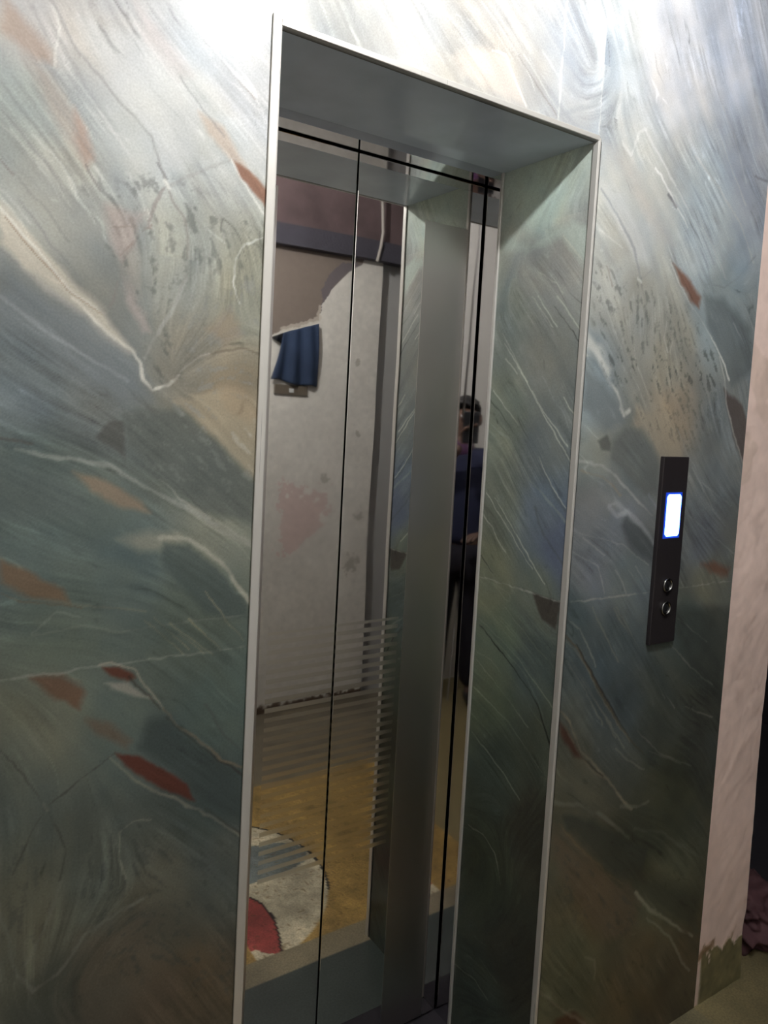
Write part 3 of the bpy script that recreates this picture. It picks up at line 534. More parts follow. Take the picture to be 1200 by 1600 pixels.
def slate_pattern(xs, zs, region, extra=()):
    """Colour of the wave-grained slate print on a wall grid: base tints, streaks that follow the grain, veins."""
    nx, nz = len(xs), len(zs)
    X, Z = np.meshgrid(xs, zs)
    P = np.column_stack([X.ravel(), Z.ravel()])
    step = xs[1]-xs[0]
    # a gentle domain warp keeps the outlines natural
    wx = fractal((nz, nx), step, 0.03)*0.0011; wz = fractal((nz, nx), step, 0.03)*0.0011
    Q = P + np.column_stack([wx.ravel(), wz.ravel()])
    B = np.array(BASE[region])
    col = np.zeros((len(P), 3)); ws = np.zeros(len(P))
    for b in B:
        w = 1.0/((((P[:, 0]-b[0])*1.3)**2 + (P[:, 1]-b[1])**2)/0.01 + 0.12)**2
        col += w[:, None]*b[2:5]; ws += w
    col /= ws[:, None]
    # direction of the grain, from the veins themselves
    segs = []
    for r, t, w, c, al, pts in VEINS:
        if r == region and t == 'l':
            for a, b in zip(pts[:-1], pts[1:]):
                d = np.subtract(b, a); L = np.hypot(*d)
                if L > 1e-4: segs.append((*(np.add(a, b)/2), math.atan2(d[1], d[0]), min(L, .1)))
    k = 8
    gx, gz = xs[::k], zs[::k]
    GX, GZ = np.meshgrid(gx, gz)
    c2 = np.full(GX.shape, math.cos(2*math.radians(-58))*0.16); s2 = np.full(GX.shape, math.sin(2*math.radians(-58))*0.16)
    for x, z, an, L in segs:
        w = L*4*np.exp(-((GX-x)**2+(GZ-z)**2)/(2*0.055**2))
        c2 += w*math.cos(2*an); s2 += w*math.sin(2*an)
    th = 0.5*np.arctan2(s2, c2)
    dx = np.cos(th); dz = np.sin(th)
    up = dx < 0; dx[up] *= -1; dz[up] *= -1
    dx = np.repeat(np.repeat(dx, k, 0), k, 1)[:nz, :nx]; dz = np.repeat(np.repeat(dz, k, 0), k, 1)[:nz, :nx]
    def lic(noise, n):
        acc = noise.copy()
        for sgn in (1, -1):
            fx = np.tile(np.arange(nx, dtype=float), (nz, 1)); fz = np.tile(np.arange(nz, dtype=float)[:, None], (1, nx))
            for i in range(n):
                ix = np.clip(fx.astype(int), 0, nx-1); iz = np.clip(fz.astype(int), 0, nz-1)
                fx += sgn*dx[iz, ix]; fz += sgn*dz[iz, ix]
                ix = np.rint(fx).astype(int) % nx; iz = np.rint(fz).astype(int) % nz
                acc += noise[iz, ix]
        acc -= acc.mean(); return acc/acc.std()
    fine = lic(rng.standard_normal((nz, nx)), 16)
    mid = lic(blur(rng.standard_normal((nz, nx)), 1), 32)
    broad = lic(blur(rng.standard_normal((nz, nx)), 5), 48)
    wob = lic(blur(rng.standard_normal((nz, nx)), 5), 60)
    gate = fractal((nz, nx), step, 0.09)
    hair_l = np.exp(-(wob/0.10)**2)*np.clip(gate, 0, 1.6)*np.clip(mid+.6, 0, 1.5)
    hair_d = np.exp(-((wob-0.7)/0.10)**2)*np.clip(-gate, 0, 1.6)*np.clip(.6-mid, 0, 1.5)
    patch = fractal((nz, nx), step, 0.12)
    calm = np.clip(0.5+0.5*fractal((nz, nx), step, 0.10), 0.15, 1.2)
    lum = 1 + (0.028*fine + 0.033*mid)*calm + 0.024*broad + 0.032*patch + 0.07*hair_l - 0.08*hair_d
    col *= lum.ravel()[:, None]
    warm = fractal((nz, nx), step, 0.09).ravel()*0.5 + broad.ravel()*0.5
    col *= 1 + warm[:, None]*np.array([0.012, 0.001, -0.014])
    grit = fractal((nz, nx), step, 0.004, 2); grit = (0.35*grit + 0.9*lic(blur(rng.standard_normal((nz, nx)), 1), 5)).ravel()
    rag = (0.5*mid + 0.8*broad).ravel()
    for r, t, w, c, al, pts in list(VEINS) + list(extra):
        if r != region: continue
        pa = np.array(pts); m = 0.03 + w*3
        sel = np.where((Q[:, 0] > pa[:, 0].min()-m) & (Q[:, 0] < pa[:, 0].max()+m) & (Q[:, 1] > pa[:, 1].min()-m) & (Q[:, 1] < pa[:, 1].max()+m))[0]
        if not len(sel): continue
        q = Q[sel]
        if t == 'l':
            d = seg_dist(q, pts)
            ww = w*(1+0.22*rag[sel])
            f = al*np.clip(1.5 - d/np.maximum(ww, 0.0009), 0, 1)*np.clip(0.8+0.3*rag[sel], .15, 1)
        else:
            d = seg_dist(q, list(pts)+[pts[0]])
            d = np.where(inside(q, pts), d, -d)
            f = al*np.clip(0.5 + d/(2*w+0.0015) + (0.18*rag[sel] if w > .004 else 0), 0, 1)
            if t == 's': f = f*np.clip((grit[sel]-0.55)*0.5, 0, 0.6)
        tint = np.array(c)[None, :]*(1 + 0.5*(lum.ravel()[sel, None]-1))
        col[sel] = col[sel]*(1-f[:, None]) + tint*f[:, None]
    return np.clip(col, 0.03, 0.95).reshape(nz, nx, 3)

def slab(name, us, vs, front, back, colors, mat, kind='structure', mesh_only=False):
    """Solid slab: dense patterned front face, plain sides and back. front/back map (u, v) -> xyz."""
    nu, nv = len(us), len(vs)
    U, V = np.meshgrid(us, vs)
    co = front(U.ravel(), V.ravel())
    idx = np.arange(nu*nv).reshape(nv, nu)
    quads = np.stack([idx[:-1, :-1], idx[:-1, 1:], idx[1:, 1:], idx[1:, :-1]], -1).reshape(-1, 4)
    cu = np.array([us[0], us[-1], us[-1], us[0]]); cv = np.array([vs[0], vs[0], vs[-1], vs[-1]])
    bk = back(cu, cv); n0 = nu*nv
    co = np.vstack([co, bk])
    faces = [list(map(int, q)) for q in quads]
    c = [int(idx[0, 0]), int(idx[0, -1]), int(idx[-1, -1]), int(idx[-1, 0])]
    edge = [list(map(int, idx[0, :])), list(map(int, idx[:, -1])), list(map(int, idx[-1, ::-1])), list(map(int, idx[::-1, 0]))]
    for k in range(4):
        a, b = n0+k, n0+(k+1) % 4
        faces.append(edge[k][::-1] + [a, b])
    faces.append([n0+3, n0+2, n0+1, n0])
    me = bpy.data.meshes.new(name)
    me.from_pydata([tuple(p) for p in co], [], faces)
    at = me.color_attributes.new('pattern', 'FLOAT_COLOR', 'POINT')
    cc = np.ones((len(co), 4), np.float32)
    cc[:n0, :3] = lin(colors.reshape(-1, 3)); cc[n0:, :3] = lin([[.3, .3, .28]])
    at.data.foreach_set('color', cc.ravel())
    me.materials.append(mat); me.update()
    o = bpy.data.objects.new(name, me); C.objects.link(o)
    if kind: o['kind'] = kind
    return o

def rngs(a, b, s):
    n = max(2, int(round((b-a)/s))+1)
    return np.linspace(a, b, n)

S1 = 0.0024
T = 0.012       # tile thickness
GROUT = (.60, .60, .57)
# ------------------------------------------------------------------ the tiled lift wall
joints = [('F', 'l', 0.0016, GROUT, .45, [(-2.0, ZJ), (0.0, ZJ)]), ('F', 'l', 0.0018, GROUT, .6, [(W, ZJ), (XT, ZJ)]),
          ('F', 'l', 0.002, (.84, .84, .82), .7, [(0.6, H), (0.6, ZC)]), ('F', 'l', 0.002, (.84, .84, .82), .7, [(W, H), (W, ZC)]),
          ('R', 'l', 0.0016, GROUT, .5, [(0, ZJ), (YJ, ZJ)])]
def tile_piece(name, x0, x1, z0, z1, step=S1):
    xs, zs = rngs(x0, x1, step), rngs(z0, z1, step)
    col = slate_pattern(xs, zs, 'F', joints)
    return slab(name, xs, zs, lambda u, v: np.column_stack([u, u*0, v]), lambda u, v: np.column_stack([u, u*0+T, v]), col, M['stone'])
tile_piece('wall_left', -0.62, 0.0, 0.0, ZC-0.35, 0.0021)
tile_piece('wall_front', 0.0, W, H, ZC-0.0)
tile_piece('wall_right', W, XT, 0.0, ZC-0.0)
# stretch of the same wall beyond the left of the view and the strip under the ceiling
obj('wall_left', boxes((-2.0, -0.62, 0.0, T, 0.0, ZC), (-0.62, 0.0, 0.0, T, ZC-0.35, ZC)), M['stone_plain'], kind='structure')
# reveals of the recess
ys, zs = rngs(0.0, YJ, S1), rngs(0.0, H, S1)
colR = slate_pattern(ys, zs, 'R', joints)
colR = np.clip(colR*np.array([1.27, 1.28, 1.27]), 0, .9)
slab('wall_right', ys[ys > -1], zs, lambda u, v: np.column_stack([u*0+W, u, v]), lambda u, v: np.column_stack([u*0+W+0.01, u, v]), colR, M['stone'])
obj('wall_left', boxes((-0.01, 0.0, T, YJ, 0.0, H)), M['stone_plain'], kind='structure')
obj('ceiling', boxes((0.0, W, T, YJ, H, H+0.012)), M['soffit'], kind='structure')
# masonry core behind the tiles
obj('wall_back', boxes((-2.0, -0.012, T+0.001, 0.42, 0.0, ZC), (W+0.012, XP-0.001, T+0.03, 0.42, 0.0, ZC), (-0.012, W+0.012, T+0.001, 0.42, H+0.014, ZC),
                       (-0.012, W+0.012, 0.42, 0.46, 0.0, ZC)), M['cement'], kind='structure')

# ------------------------------------------------------------------ plaster pier beyond the tiles
xs, zs = rngs(XT, XP, 0.005), rngs(0.0, ZC, 0.005)
X, Z = np.meshgrid(xs, zs); P = np.column_stack([X.ravel(), Z.ravel()])
col = np.tile(np.array([.93, .83, .785]), (len(P), 1))
n1 = fractal(X.shape, .005, .12).ravel(); n2 = fractal(X.shape, .005, .03).ravel(); n3 = fractal(X.shape, .005, .25).ravel()
col *= (1+0.015*n1+0.008*n2)[:, None]
col = col*(1-np.clip(n3-1.3, 0, .2)[:, None]) + np.array([.66, .58, .50])*np.clip(n3-1.3, 0, .2)[:, None]
low = np.clip((0.145 + 0.014*n2 + 0.010*n1 - Z.ravel())/0.012, 0, 1)*np.clip((X.ravel()-XT-0.014)/.008 + .2*n2, 0.12, 1)
col = col*(1-low[:, None]) + np.array([.46, .43, .30])*(1+.06*n2)[:, None]*low[:, None]
edge = np.exp(-((Z.ravel()-0.15-0.014*n2)/.014)**2)*np.clip(n1+.2, 0, .8)
col = col*(1-edge[:, None]) + np.array([.48, .36, .24])*edge[:, None]
relief = (0.0012*n1 + 0.0015*low).ravel()
def pier_front(u, v):
    y = 0.006 - 0.004*np.exp(-(v/0.10)**2)
    r = relief if len(u) == len(relief) else 0
    bulge = np.where(u > XP-0.03, 1, 0)*0.008*np.exp(-((v-0.21)/0.03)**2)
    return np.column_stack([u+bulge, y - r, v])
slab('wall_right', xs, zs, pier_front, lambda u, v: np.column_stack([u, u*0+T+0.03, v]), col.reshape(*X.shape, 3), M['lime'])

# ------------------------------------------------------------------ metal edge trims round the opening
tw, tp = 0.0145, 0.004
def trim(name, b): obj(name, boxes(*b), M['trim'], bevel=0.0012, kind='structure')
trim('trim_1', [(-tw, 0.0, -tp, 0.0, 0.0, H+tw), (-0.001, 0.0012, -tp, 0.012, 0.0, H)])
trim('trim_2', [(-tw+tw, W, -tp, 0.0, H, H+0.010)])
trim('trim_3', [(W-0.001, W+0.0045, -tp, 0.0, 0.0, H+0.006), (W-0.0035, W, -tp, 0.011, 0.0, H)])
# bead where the stone reveal meets the steel jamb
trim('trim_4', [(W-0.006, W, YJ-0.004, YJ+0.004, 0.0, H)])

# steel returns between reveal and doors
obj('trim_5', boxes((W-0.002, W+0.01, YJ+0.004, YD+0.03, 0.0, H)), M['jamb'], kind='structure')
obj('trim_6', boxes((-0.01, 0.002, YJ, YD+0.03, 0.0, H)), M['jamb'], kind='structure')
obj('trim_7', boxes((0.002, W-0.002, YJ, YD+0.03, 2.132, H+0.01)), M['jamb'], kind='structure')
obj('trim_8', boxes((0.002, W-0.002, YJ-0.03, YD+0.06, -0.004, 0.004)), M['dark'], kind='structure')

# ------------------------------------------------------------------ landing doors
SEAM = 0.3535
def leaf(name, x0, x1, sx0, sx1):
    zb, zt = 0.012, 2.129
    o = obj(name, boxes((x0, x1, YD, YD+0.028, zb, zt)), M['mirror'], bevel=0.0016, kind='structure')
    obj('satin_strip', boxes((sx0, sx1, YD-0.0008, YD+0.001, zb+0.001, 2.02)), M['satin'], parent=o)
    return o
leaf('door_1', 0.0035, SEAM-0.0018, 0.038, 0.166)
leaf('door_2', SEAM+0.0018, W-0.0065, 0.541, 0.668)

# ------------------------------------------------------------------ floor
xs, ys = rngs(0.15, 1.85, 0.006), rngs(YO-0.04, YJ, 0.006)
X, Y = np.meshgrid(xs, ys); P = np.column_stack([X.ravel(), Y.ravel()])
yellow = np.array([.58, .47, .26])
col = np.tile(yellow, (len(P), 1))
f1 = fractal(X.shape, .006, .10).ravel(); f2 = fractal(X.shape, .006, .012, 2).ravel()
def lay(mask, c):
    global col
    m = np.clip(mask, 0, 1)[:, None]; col = col*(1-m) + np.array(c)*m
cx, cy, R = 0.372, -0.43, 0.40
rr = np.hypot(P[:, 0]-cx, P[:, 1]-cy)
lay(np.clip((R-rr)/.004, 0, 1)*(P[:, 0] > .385), (.70, .66, .56))
blue = [(0.40, -0.60), (0.594, -0.595), (0.666, -0.585), (0.747, -0.54), (0.772, -0.48), (0.734, -0.425), (0.651, -0.398), (0.534, -0.396), (0.40, -0.40)]
lay(inside(P, blue)*(P[:, 0] > .385)*1.0, (.40, .43, .42))
arc = (np.abs(rr-R) < .0045) & (P[:, 1] < -0.24) & (P[:, 0] > .385)
lay(arc*1.0, (.10, .09, .08))
red = [(0.30, -0.34), (0.42, -0.36), (0.484, -0.333), (0.503, -0.29), (0.508, -0.205), (0.49, -0.13), (0.461, -0.052), (0.429, -0.07), (0.403, -0.10), (0.33, -0.12)]
lay(inside(P, red)*(P[:, 0] > .385)*1.0, (.56, .24, .22))
edge = [(0.484, -0.333), (0.503, -0.29), (0.508, -0.205), (0.49, -0.13), (0.461, -0.052)]
lay((seg_dist(P, edge) < .004)*1.0, (.12, .07, .06))
col *= (1+0.05*f1+0.05*f2)[:, None]
lay(np.clip((f2-1.3)*.8, 0, .5)*(P[:, 1] > -0.98), (.30, .22, .12))
gray = ((P[:, 1] < -0.985)*1.0)
lay(gray, (.42, .385, .32)); 
sill = ((P[:, 1] > -0.062) & (P[:, 0] < XT))*1.0
lay(sill*(P[:, 1] < 0.022), (.50, .46, .37))
lay((P[:, 1] >= 0.022)*1.0*(P[:, 0] < W+.02), (.22, .25, .235))
lay(np.clip((P[:, 0]-1.24)/.03, 0, 1)*(P[:, 1] > -0.40)*.85, (.47, .44, .34))
col *= (1+0.04*f1)[:, None]
slab('floor', xs, ys, lambda u, v: np.column_stack([u, v, u*0]), lambda u, v: np.column_stack([u, v, u*0-0.05]), np.clip(col, .02, .95).reshape(*X.shape, 3), M['terrazzo'])
obj('floor', boxes((-2.0, 0.15, YO-0.04, YJ, -0.05, 0.0), (-2.0, 1.85, -3.6, YO-0.04, -0.05, 0.0),
                   (XP, 1.85, YJ, 3.0, -0.05, 0.0), (-2.0, XP, YJ, 0.5, -0.05, -0.002)), plain('yellow_floor', (.21, .165, .075), .45, vary=.2, vscale=20), kind='structure')

obj('floor', boxes((1.85, 3.6, -3.6, 3.0, -0.05, 0.0)), M['dark'], kind='structure')  # floor beyond the pier, its shade put into the near-black colour
# ------------------------------------------------------------------ the wall opposite (seen in the doors)
xs, zs = rngs(0.95, 1.725, 0.005), rngs(0.0, 2.40, 0.005)
X, Z = np.meshgrid(xs, zs); P = np.column_stack([X.ravel(), Z.ravel()])
col = np.tile(np.array([.86, .84, .80]), (len(P), 1))
n1 = fractal(X.shape, .005, .15).ravel(); n2 = fractal(X.shape, .005, .025).ravel()
col *= (1+0.012*n1+0.012*n2)[:, None]
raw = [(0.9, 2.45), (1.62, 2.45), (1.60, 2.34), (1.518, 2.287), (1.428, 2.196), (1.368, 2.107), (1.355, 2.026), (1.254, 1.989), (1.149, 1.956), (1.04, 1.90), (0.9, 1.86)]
Pw = P + np.column_stack([n2*.005, n2*.005])
def lay(m, c):
    global col
    m = np.clip(m, 0, 1)[:, None]; col = col*(1-m)+np.array(c)*m
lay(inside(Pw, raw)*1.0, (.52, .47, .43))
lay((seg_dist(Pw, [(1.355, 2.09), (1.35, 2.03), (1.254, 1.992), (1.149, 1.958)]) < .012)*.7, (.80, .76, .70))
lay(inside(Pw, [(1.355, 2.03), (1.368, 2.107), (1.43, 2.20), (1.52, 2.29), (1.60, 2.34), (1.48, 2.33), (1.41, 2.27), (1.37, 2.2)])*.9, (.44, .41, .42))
lay(inside(P + np.column_stack([n2*.02, n2*.02]), [(1.167, 1.207), (1.448, 1.121), (1.439, 0.96), (1.30, 0.86), (1.205, 0.80)])*.35, (.80, .60, .58))
for a, b, r in ((1.627, .751, .05), (1.436, 1.213, .025), (1.60, 1.83, .015), (1.66, 1.0, .03), (1.62, 1.45, .02)):
    lay(np.clip((r - np.hypot(P[:, 0]-a, (P[:, 1]-b))*1.0 + n2*r*.35)/(.3*r), 0, 1)*.5, (.58, .55, .50))
lay(np.clip((.05-Z.ravel()+.01*n2)/.02, 0, 1), (.35, .28, .22))
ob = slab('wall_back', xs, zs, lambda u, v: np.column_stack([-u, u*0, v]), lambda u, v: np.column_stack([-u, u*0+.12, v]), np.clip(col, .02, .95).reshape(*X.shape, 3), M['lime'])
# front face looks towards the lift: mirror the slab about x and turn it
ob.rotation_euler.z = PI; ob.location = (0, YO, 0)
lw = plain('plaster_plain', (.70, .67, .62), .8, bump=.3, bscale=20, vary=.05)
obj('wall_back', boxes((-2.0, 0.95, YO-0.12, YO, 0, ZC), (-2.1, -2.0, YO-0.12, YO, 0, ZC)), lw, kind='structure')
obj('wall_back', boxes((1.725, 2.2, YO-.16, YO-.045, 0, ZC)), plain('grey_plaster', (.42, .41, .39), .8, bump=.3, bscale=20, vary=.05), kind='structure')
brick = plain('raw_brick_beam', (.125, .085, .085), .9, bump=.8, bscale=14, vary=.75, vscale=5)
obj('wall_back', boxes((0.95, 2.2, YO-0.12, YO+0.03, 2.40, ZC)), brick, kind='structure')
obj('trim_9', boxes((0.95, 2.2, YO-0.02, YO+0.055, 2.36, 2.46)), plain('dark_beam', (.065, .06, .075), .9, bump=.6, vary=.3), kind='structure')
obj('wall_left', boxes((-2.1, -2.0, YO-.16, 0.42, 0, ZC)), lw, kind='structure')
obj('wall_right', boxes((3.5, 3.6, -3.6, 3.0, 0, ZC), (1.86, 3.5, -3.6, -3.5, 0, ZC), (1.4, 3.5, 2.9, 3.0, 0, ZC), (XP-0.16, XP, 0.42, 2.9, 0, ZC)), M['dark'], kind='structure')  # passage walls, shade put into their near-black colour
obj('ceiling', boxes((-2.1, 3.6, -3.6, 3.0, ZC, ZC+.08)), M['ceiling'], kind='structure')

# ------------------------------------------------------------------ the lamp above the opening
t = thing('light_bulb', 'bare glowing bulb hanging from the ceiling in front of the lift lintel', 'lamp', (BULB.x, BULB.y, BULB.z-0.04))
def at(p): return (p[0]-BULB.x, p[1]-BULB.y, p[2]-BULB.z+0.04)
bm = bmesh.new(); lathe(bm, [(0.003, 0.014), (0.014, 0.017), (0.022, 0.028), (0.024, 0.042), (0.021, 0.056), (0.015, 0.074), (0.014, 0.084)], 0, 0)
obj('globe', bm, glow('lamp_glass', (0.975, 0.985, 1.0), BULB_POWER), t, smooth=True)
bm = bmesh.new(); lathe(bm, [(0.016, 0.084), (0.019, 0.088), (0.019, 0.125), (0.010, 0.14)], 0, 0)
obj('lamp_holder', bm, M['black'], t)
bm = bmesh.new(); tube(bm, [(0, 0, 0.139), (0.004, 0.002, 0.3), (0.0, 0.0, ZC-BULB.z+0.04)], 0.003, 8)
obj('cord', bm, M['black'], t)

# ------------------------------------------------------------------ call panel
px0, px1, pz0, pz1 = 1.0045, 1.0995, 1.057, 1.505
t = thing('call_panel', 'tall dark lift call panel with glowing blue-white display and two buttons, on the tiled wall', 'call panel', (1.052, 0.0, pz0))
o2 = lambda b: (b[0]-1.052, b[1]-1.052, b[2], b[3], b[4]-pz0, b[5]-pz0)
obj('face_plate', boxes(o2((px0, px1, -0.011, 0.0, pz0, pz1))), plain('bronze_plate', (.055, .047, .050), .32, metal=.6, vary=.1), t, bevel=.0015)
bm = boxes(o2((1.021, 1.0815, -0.0125, -0.0105, 1.312, 1.421)))
obj('display_bezel', bm, glow('bezel_halo', (.01, .05, .55), .5), t)  # bezel made to emit, imitating the blue glow round the display
c = 0.006; a0, a1, b0, b1 = 1.0255-1.052, 1.0775-1.052, 1.317-pz0, 1.4165-pz0
bm = bmesh.new()
prof = [(a0+c, b0), (a1-c, b0), (a1, b0+c), (a1, b1-c), (a1-c, b1), (a0+c, b1), (a0, b1-c), (a0, b0+c)]
f = [bm.verts.new((x, -0.0135, z)) for x, z in prof]; g = [bm.verts.new((x, -0.0125, z)) for x, z in prof]
bm.faces.new(f)
for i in range(8): bm.faces.new((f[i], g[i], g[(i+1) % 8], f[(i+1) % 8]))
bmesh.ops.recalc_face_normals(bm, faces=bm.faces)
obj('display', bm, glow('display_glow', (0.16, 0.40, 1.0), SCREEN_POWER), t)
chrome = steel('chrome', (.38, .38, .38), .10)
for zc, nm in ((1.199, 'up'), (1.143, 'down')):
    bm = bmesh.new(); r = 0.0175; n = 28
    prof = [(r-.004, -.0108), (r, -.0135), (r-.001, -.0165), (r-.004, -.0165), (r-.0045, -.012)]
    rings = [[bm.verts.new((rr_*math.cos(k*2*PI/n), y_, zc-pz0+rr_*math.sin(k*2*PI/n))) for k in range(n)] for rr_, y_ in prof]
    for i in range(len(rings)-1):
        for k in range(n): bm.faces.new((rings[i][k], rings[i][(k+1) % n], rings[i+1][(k+1) % n], rings[i+1][k]))
    bmesh.ops.recalc_face_normals(bm, faces=bm.faces)
    ring = obj('button', bm, chrome, t, smooth=True)
    bm = bmesh.new(); n = 24
    prof = [(.0001, -.0150), (.007, -.0148), (.011, -.0138), (.0128, -.0115)]
    rings = [[bm.verts.new((rr_*math.cos(k*2*PI/n), y_, zc-pz0+rr_*math.sin(k*2*PI/n))) for k in range(n)] for rr_, y_ in prof]
    for i in range(len(rings)-1):
        for k in range(n): bm.faces.new((rings[i][k], rings[i][(k+1) % n], rings[i+1][(k+1) % n], rings[i+1][k]))
    bmesh.ops.recalc_face_normals(bm, faces=bm.faces)
    obj('button_cap', bm, plain('button_dark', (.03, .03, .033), .15, metal=.5), ring, smooth=True)

# ------------------------------------------------------------------ dark crumpled sacking beyond the pier
def crumple(name, cx, cy, sx, sy, sz, mat, label, cat):
    bm = bmesh.new(); bmesh.ops.create_icosphere(bm, subdivisions=5, radius=1.0)
    for v in bm.verts:
        p = v.co.copy()
        n = mnoise.fractal(p*1.6+Vector((3, 1, 7)), 1.0, 2.0, 5)*0.30
        rdg = abs(mnoise.noise(p*3.1+Vector((9, 2, 1))))*0.45
        p *= 0.8 + n + rdg
        v.co = (p.x*sx, p.y*sy, max(p.z*sz + sz*0.62, 0.0))
    o = obj(name, bm, mat, smooth=True); o.location = (cx, cy, 0.0)
    o['label'] = label; o['category'] = cat
    return o
crumple('sack', 1.79, 0.16, 0.16, 0.19, 0.10, plain('maroon_sacking', (.085, .035, .04), .8, bump=.6, bscale=60, vary=.4, vscale=12),
        'dark maroon crumpled sack lying on the floor beyond the plaster wall end', 'sack')

# ------------------------------------------------------------------ cloth and switch plate on the opposite wall
def cloth():
    outl = [(1.146, 1.938), (1.22, 1.965), (1.342, 2.000), (1.352, 1.86), (1.352, 1.690), (1.27, 1.700), (1.18, 1.705), (1.092, 1.712), (1.125, 1.80)]
    nu, nv = 26, 26
    bm = bmesh.new(); grid = []
    for j in range(nv+1):
        v = j/nv
        xl = 1.092 + (1.146-1.092)*v; xr = 1.353 - .010*v
        zl = 1.708 + v*(1.942-1.708); zr = 1.684 + v*(2.004-1.684)
        row = []
        for i in range(nu+1):
            u = i/nu
            x = xl+(xr-xl)*u; z = zl+(zr-zl)*u + .006*math.sin(u*9)*(1-v)
            y = YO + 0.018 + 0.010*math.sin(u*17+v*2)*(0.4+0.6*(1-v)) + 0.012*math.sin(v*3.1)
            row.append(bm.verts.new((x, y, z)))
        grid.append(row)
    for j in range(nv):
        for i in range(nu): bm.faces.new((grid[j][i], grid[j][i+1], grid[j+1][i+1], grid[j+1][i]))
    # the loose corner that sticks out at the upper left
    a = bm.verts.new((1.085, YO+.012, 1.915)); b = grid[nv][0]; c_ = grid[nv-6][0]
    bm.faces.new((a, b, c_))
    o = obj('cloth', bm, plain('navy_cloth', (.022, .040, .085), .85, bump=.4, bscale=40, vary=.35, vscale=9), smooth=True)
    md = o.modifiers.new('solid', 'SOLIDIFY'); md.thickness = .004
    o['label'] = 'navy blue cloth hung on the opposite wall, seen mirrored in the left door'; o['category'] = 'cloth'
cloth()
t = thing('switch_plate', 'brown switch plate with one white switch, mirrored just below the navy cloth', 'switch', (1.212, YO, 1.637))
obj('plate', boxes((-.092, .092, 0.0, .010, 0.0, .05)), plain('brown_plate', (.14, .115, .085), .5), t, bevel=.002)
obj('switch', boxes((-.012, .012, .010, .014, .012, .032)), plain('white_switch', (.6, .6, .58), .4), t, bevel=.001)
bm = bmesh.new(); tube(bm, [(1.65, YO+.070, 2.80), (1.655, YO+.070, 2.68), (1.665, YO+.066, 2.60), (1.675, YO+.062, 2.505), (1.665, YO+.062, 2.43), (1.655, YO+.060, 2.385), (1.645, YO+.062, 2.35)], .0085, 8)
o = obj('cable', bm, plain('pale_cable', (.42, .38, .34), .7), smooth=True)
o['label'] = 'pale cable drooping over the red brick beam, seen mirrored in the door'; o['category'] = 'cable'

# ------------------------------------------------------------------ the person holding the phone
def skin(name, verts, edges, radii, mat, parent, sub=2):
    me = bpy.data.meshes.new(name); me.from_pydata(verts, edges, []); me.materials.append(mat)
    o = bpy.data.objects.new(name, me); C.objects.link(o); o.parent = parent
    m = o.modifiers.new('skin', 'SKIN'); m.use_smooth_shade = True
    for i, r in enumerate(radii):
        sv = me.skin_vertices[0].data[i]; sv.radius = r if isinstance(r, tuple) else (r, r); sv.use_root = (i == 0)
    s = o.modifiers.new('sub', 'SUBSURF'); s.levels = sub; s.render_levels = sub
    return o
PX, PY = -0.69, -1.37
yaw = -0.5876
root = thing('person', 'person in navy shirt and dark trousers holding up a phone, mirrored in the door jamb', 'person', (PX, PY, 0))
root.rotation_euler.z = yaw          # local +y looks into the picture
cloth_navy = plain('navy_shirt', (.020, .024, .060), .85, vary=.3, vscale=12, bump=.3)
cloth_dark = plain('dark_trousers', (.010, .008, .014), .9, vary=.2, bump=.3)
skinm = plain('skin', (.13, .075, .052), .5, vary=.08)
hairm = plain('dark_hair', (.008, .007, .007), .6, bump=.6, bscale=120)
# local phone position: just behind the lens
Rz = Matrix.Rotation(-yaw, 3, 'Z')
cl = Rz @ (Vector(cam.location) - Vector((PX, PY, 0)))
ph = cl + Vector((0.0, -0.022, -0.045))
V_ = []; E_ = []; R_ = []
def add(p, r, link=None):
    V_.append(tuple(p)); R_.append(r)
    if link is not None: E_.append((link, len(V_)-1))
    return len(V_)-1
pel = add((0, 0, .90), (.15, .10))
wst = add((0, 0, 1.05), (.125, .09), pel); ch = add((0, .005, 1.25), (.15, .10), wst)
nb = add((0, 0, 1.385), (.075, .065), ch); nk = add((0, .005, 1.43), .05, nb); hd0 = add((0, .018, 1.495), (.060, .068), nk)
hd1 = add((0, .018, 1.565), (.070, .085), hd0); hd2 = add((0, .008, 1.62), (.060, .075), hd1)
wr = Vector(ph) + Vector((.035, -.075, -.10))
for s in (1, -1):
    sh = add((s*.165, 0, 1.345), .055, ch)
    if s == 1:
        el = add((s*.20, .13, 1.20), .042, sh); w_ = add(wr, .026, el)
    else:
        el = add((s*.215, .03, 1.10), .042, sh); fa = add((s*.19, .15, .98), .033, el); w_ = add((s*.12, .21, .965), .025, fa)
    hip = add((s*.085, 0, .84), .085, pel); kn = add((s*.10, .012, .48), .058, hip)
    cf = add((s*.105, -.012, .33), .055, kn); an = add((s*.11, -.01, .09), .038, cf)
    ft = add((s*.115, .05, .045), (.040, .035), an); to = add((s*.125, .145, .035), (.038, .028), ft)
skin('body', V_, E_, R_, skinm, root)
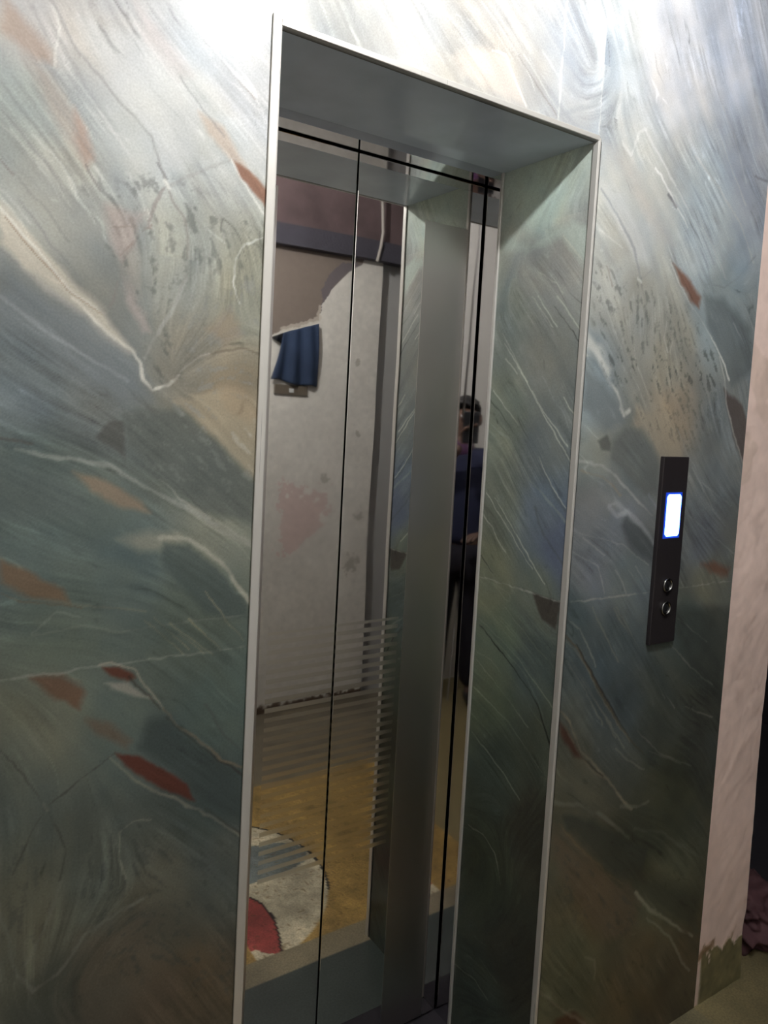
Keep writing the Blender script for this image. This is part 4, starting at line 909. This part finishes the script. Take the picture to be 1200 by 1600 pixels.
# clothes follow the body
def garment(name, vs, es, rs, mat): return skin(name, vs, es, rs, mat, root)
garment('shirt', [(0, 0, .86), (0, 0, 1.0), (0, .01, 1.25), (0, .012, 1.40), (.17, 0, 1.345), (.205, .13, 1.20), tuple(Vector((.205, .13, 1.20)).lerp(wr, .55)), (-.17, 0, 1.345), (-.218, .03, 1.10), (-.195, .13, .995)],
        [(0, 1), (1, 2), (2, 3), (2, 4), (4, 5), (5, 6), (2, 7), (7, 8), (8, 9)],
        [(.175, .125), (.155, .115), (.178, .128), (.098, .092), .074, .055, .045, .072, .055, .044], cloth_navy)
garment('trousers', [(0, 0, .89), (.088, 0, .83), (.102, .012, .48), (.11, -.01, .08), (-.088, 0, .83), (-.102, .012, .48), (-.11, -.01, .08)],
        [(0, 1), (1, 2), (2, 3), (0, 4), (4, 5), (5, 6)], [(.165, .12), .118, .088, .072, .118, .088, .072], cloth_dark)
garment('collar', [(-.05, .04, 1.41), (0, .03, 1.40), (.07, .04, 1.40), (.11, .06, 1.345), (.10, .10, 1.25)], [(0, 1), (1, 2), (2, 3), (3, 4)],
        [.055, .075, .065, .060, .055], plain('purple_scarf', (.085, .030, .085), .9, bump=.5))
# shoes
for s in (1, -1):
    garment('shoe', [(s*.11, -.03, .05), (s*.118, .06, .045), (s*.128, .155, .038)], [(0, 1), (1, 2)], [.045, (.045, .04), (.044, .034)], M['black'])
# head details
def ball(bm, c, r, sc=(1, 1, 1)):
    n0 = len(bm.verts)
    bmesh.ops.create_uvsphere(bm, u_segments=14, v_segments=10, radius=r)
    bm.verts.ensure_lookup_table()
    for v in bm.verts[n0:]: v.co = Vector((v.co.x*sc[0], v.co.y*sc[1], v.co.z*sc[2])) + Vector(c)
bm = bmesh.new(); bmesh.ops.create_uvsphere(bm, u_segments=32, v_segments=24, radius=1.0)
for v in list(bm.verts):
    p = v.co.copy()
    r = 1.0 + 0.10*mnoise.noise(p*4)
    v.co = Vector((p.x*.078*r, p.y*.096*r - .004, p.z*.092*r + 1.600))
bmesh.ops.delete(bm, geom=[v for v in bm.verts if v.co.y > .045 and v.co.z < 1.635], context='VERTS')
bmesh.ops.delete(bm, geom=[v for v in bm.verts if v.co.z < 1.52], context='VERTS')
hair = obj('hair', bm, hairm, root, smooth=True)
md = hair.modifiers.new('solid', 'SOLIDIFY'); md.thickness = .008
bm = bmesh.new()
for s in (1, -1): ball(bm, (s*.028, .098, 1.575), .010)
obj('eye', bm, plain('eye', (.5, .48, .45), .2), root, smooth=True)
bm = bmesh.new(); ball(bm, (0, .108, 1.548), .013, (.8, 1.0, 1.5)); obj('nose', bm, skinm, root, smooth=True)
bm = bmesh.new(); ball(bm, (0, .092, 1.508), .022, (1.0, .45, .35)); obj('mouth', bm, plain('lips', (.22, .07, .06), .4), root, smooth=True)
for s in (1, -1):
    bm = bmesh.new(); ball(bm, (s*.076, .010, 1.560), .028, (.35, .7, 1.1)); obj('ear', bm, skinm, root, smooth=True)
# hands: palm, four unequal fingers and a thumb each
def hand(wrist, dirv, palm_n, side, curl, parent):
    d = Vector(dirv).normalized(); n = Vector(palm_n).normalized(); sd = d.cross(n).normalized()*side
    w = Vector(wrist); vs = []; es = []; rs = []
    def a(p, r, l=None):
        vs.append(tuple(p)); rs.append(r)
        if l is not None: es.append((l, len(vs)-1))
        return len(vs)-1
    r0 = a(w, .024); pm = a(w+d*.045, (.032, .018), r0)
    for k, L in enumerate((.072, .080, .075, .058)):
        b = a(w+d*.085+sd*(.030-.020*k), .0105, pm)
        p = w+d*.085+sd*(.030-.020*k); q = d.copy(); last = b
        for j in range(3):
            q = (q*math.cos(curl) + n*math.sin(curl)).normalized()
            n2 = n
            p = p + q*L*(.42, .33, .25)[j]
            last = a(p, (.0092, .0085, .0075)[j], last)
    tb = a(w+d*.03+sd*.034, .013, r0); t1 = a(w+d*.062+sd*.052+n*.012, .011, tb); a(w+d*.088+sd*.055+n*.026, .009, t1)
    return skin('hand', vs, es, rs, skinm, parent, sub=1)
hand(wr, (Vector(ph)-wr) + Vector((0, 0, .03)), (-.6, .8, .1), 1, .5, root)
hand((-.12, .21, .965), (.75, .55, .1), (.2, .3, -1), -1, .45, root)
# the phone itself, held just behind the viewpoint
pt = thing('smartphone', 'black smartphone held up by the person in the navy shirt', 'phone', (0, 0, 0))
mw = Matrix.Translation(Vector((PX, PY, 0))) @ Matrix.Rotation(yaw, 4, 'Z') @ Matrix.Translation(ph)
pt.matrix_world = mw
obj('phone_body', boxes((-.038, .038, -.0045, .0045, -.085, .075)), M['black'], pt, bevel=.004)
obj('phone_screen', boxes((-.035, .035, -.0052, -.0044, -.080, .070)), glow('phone_glow', (.5, .55, .6), .25), pt)
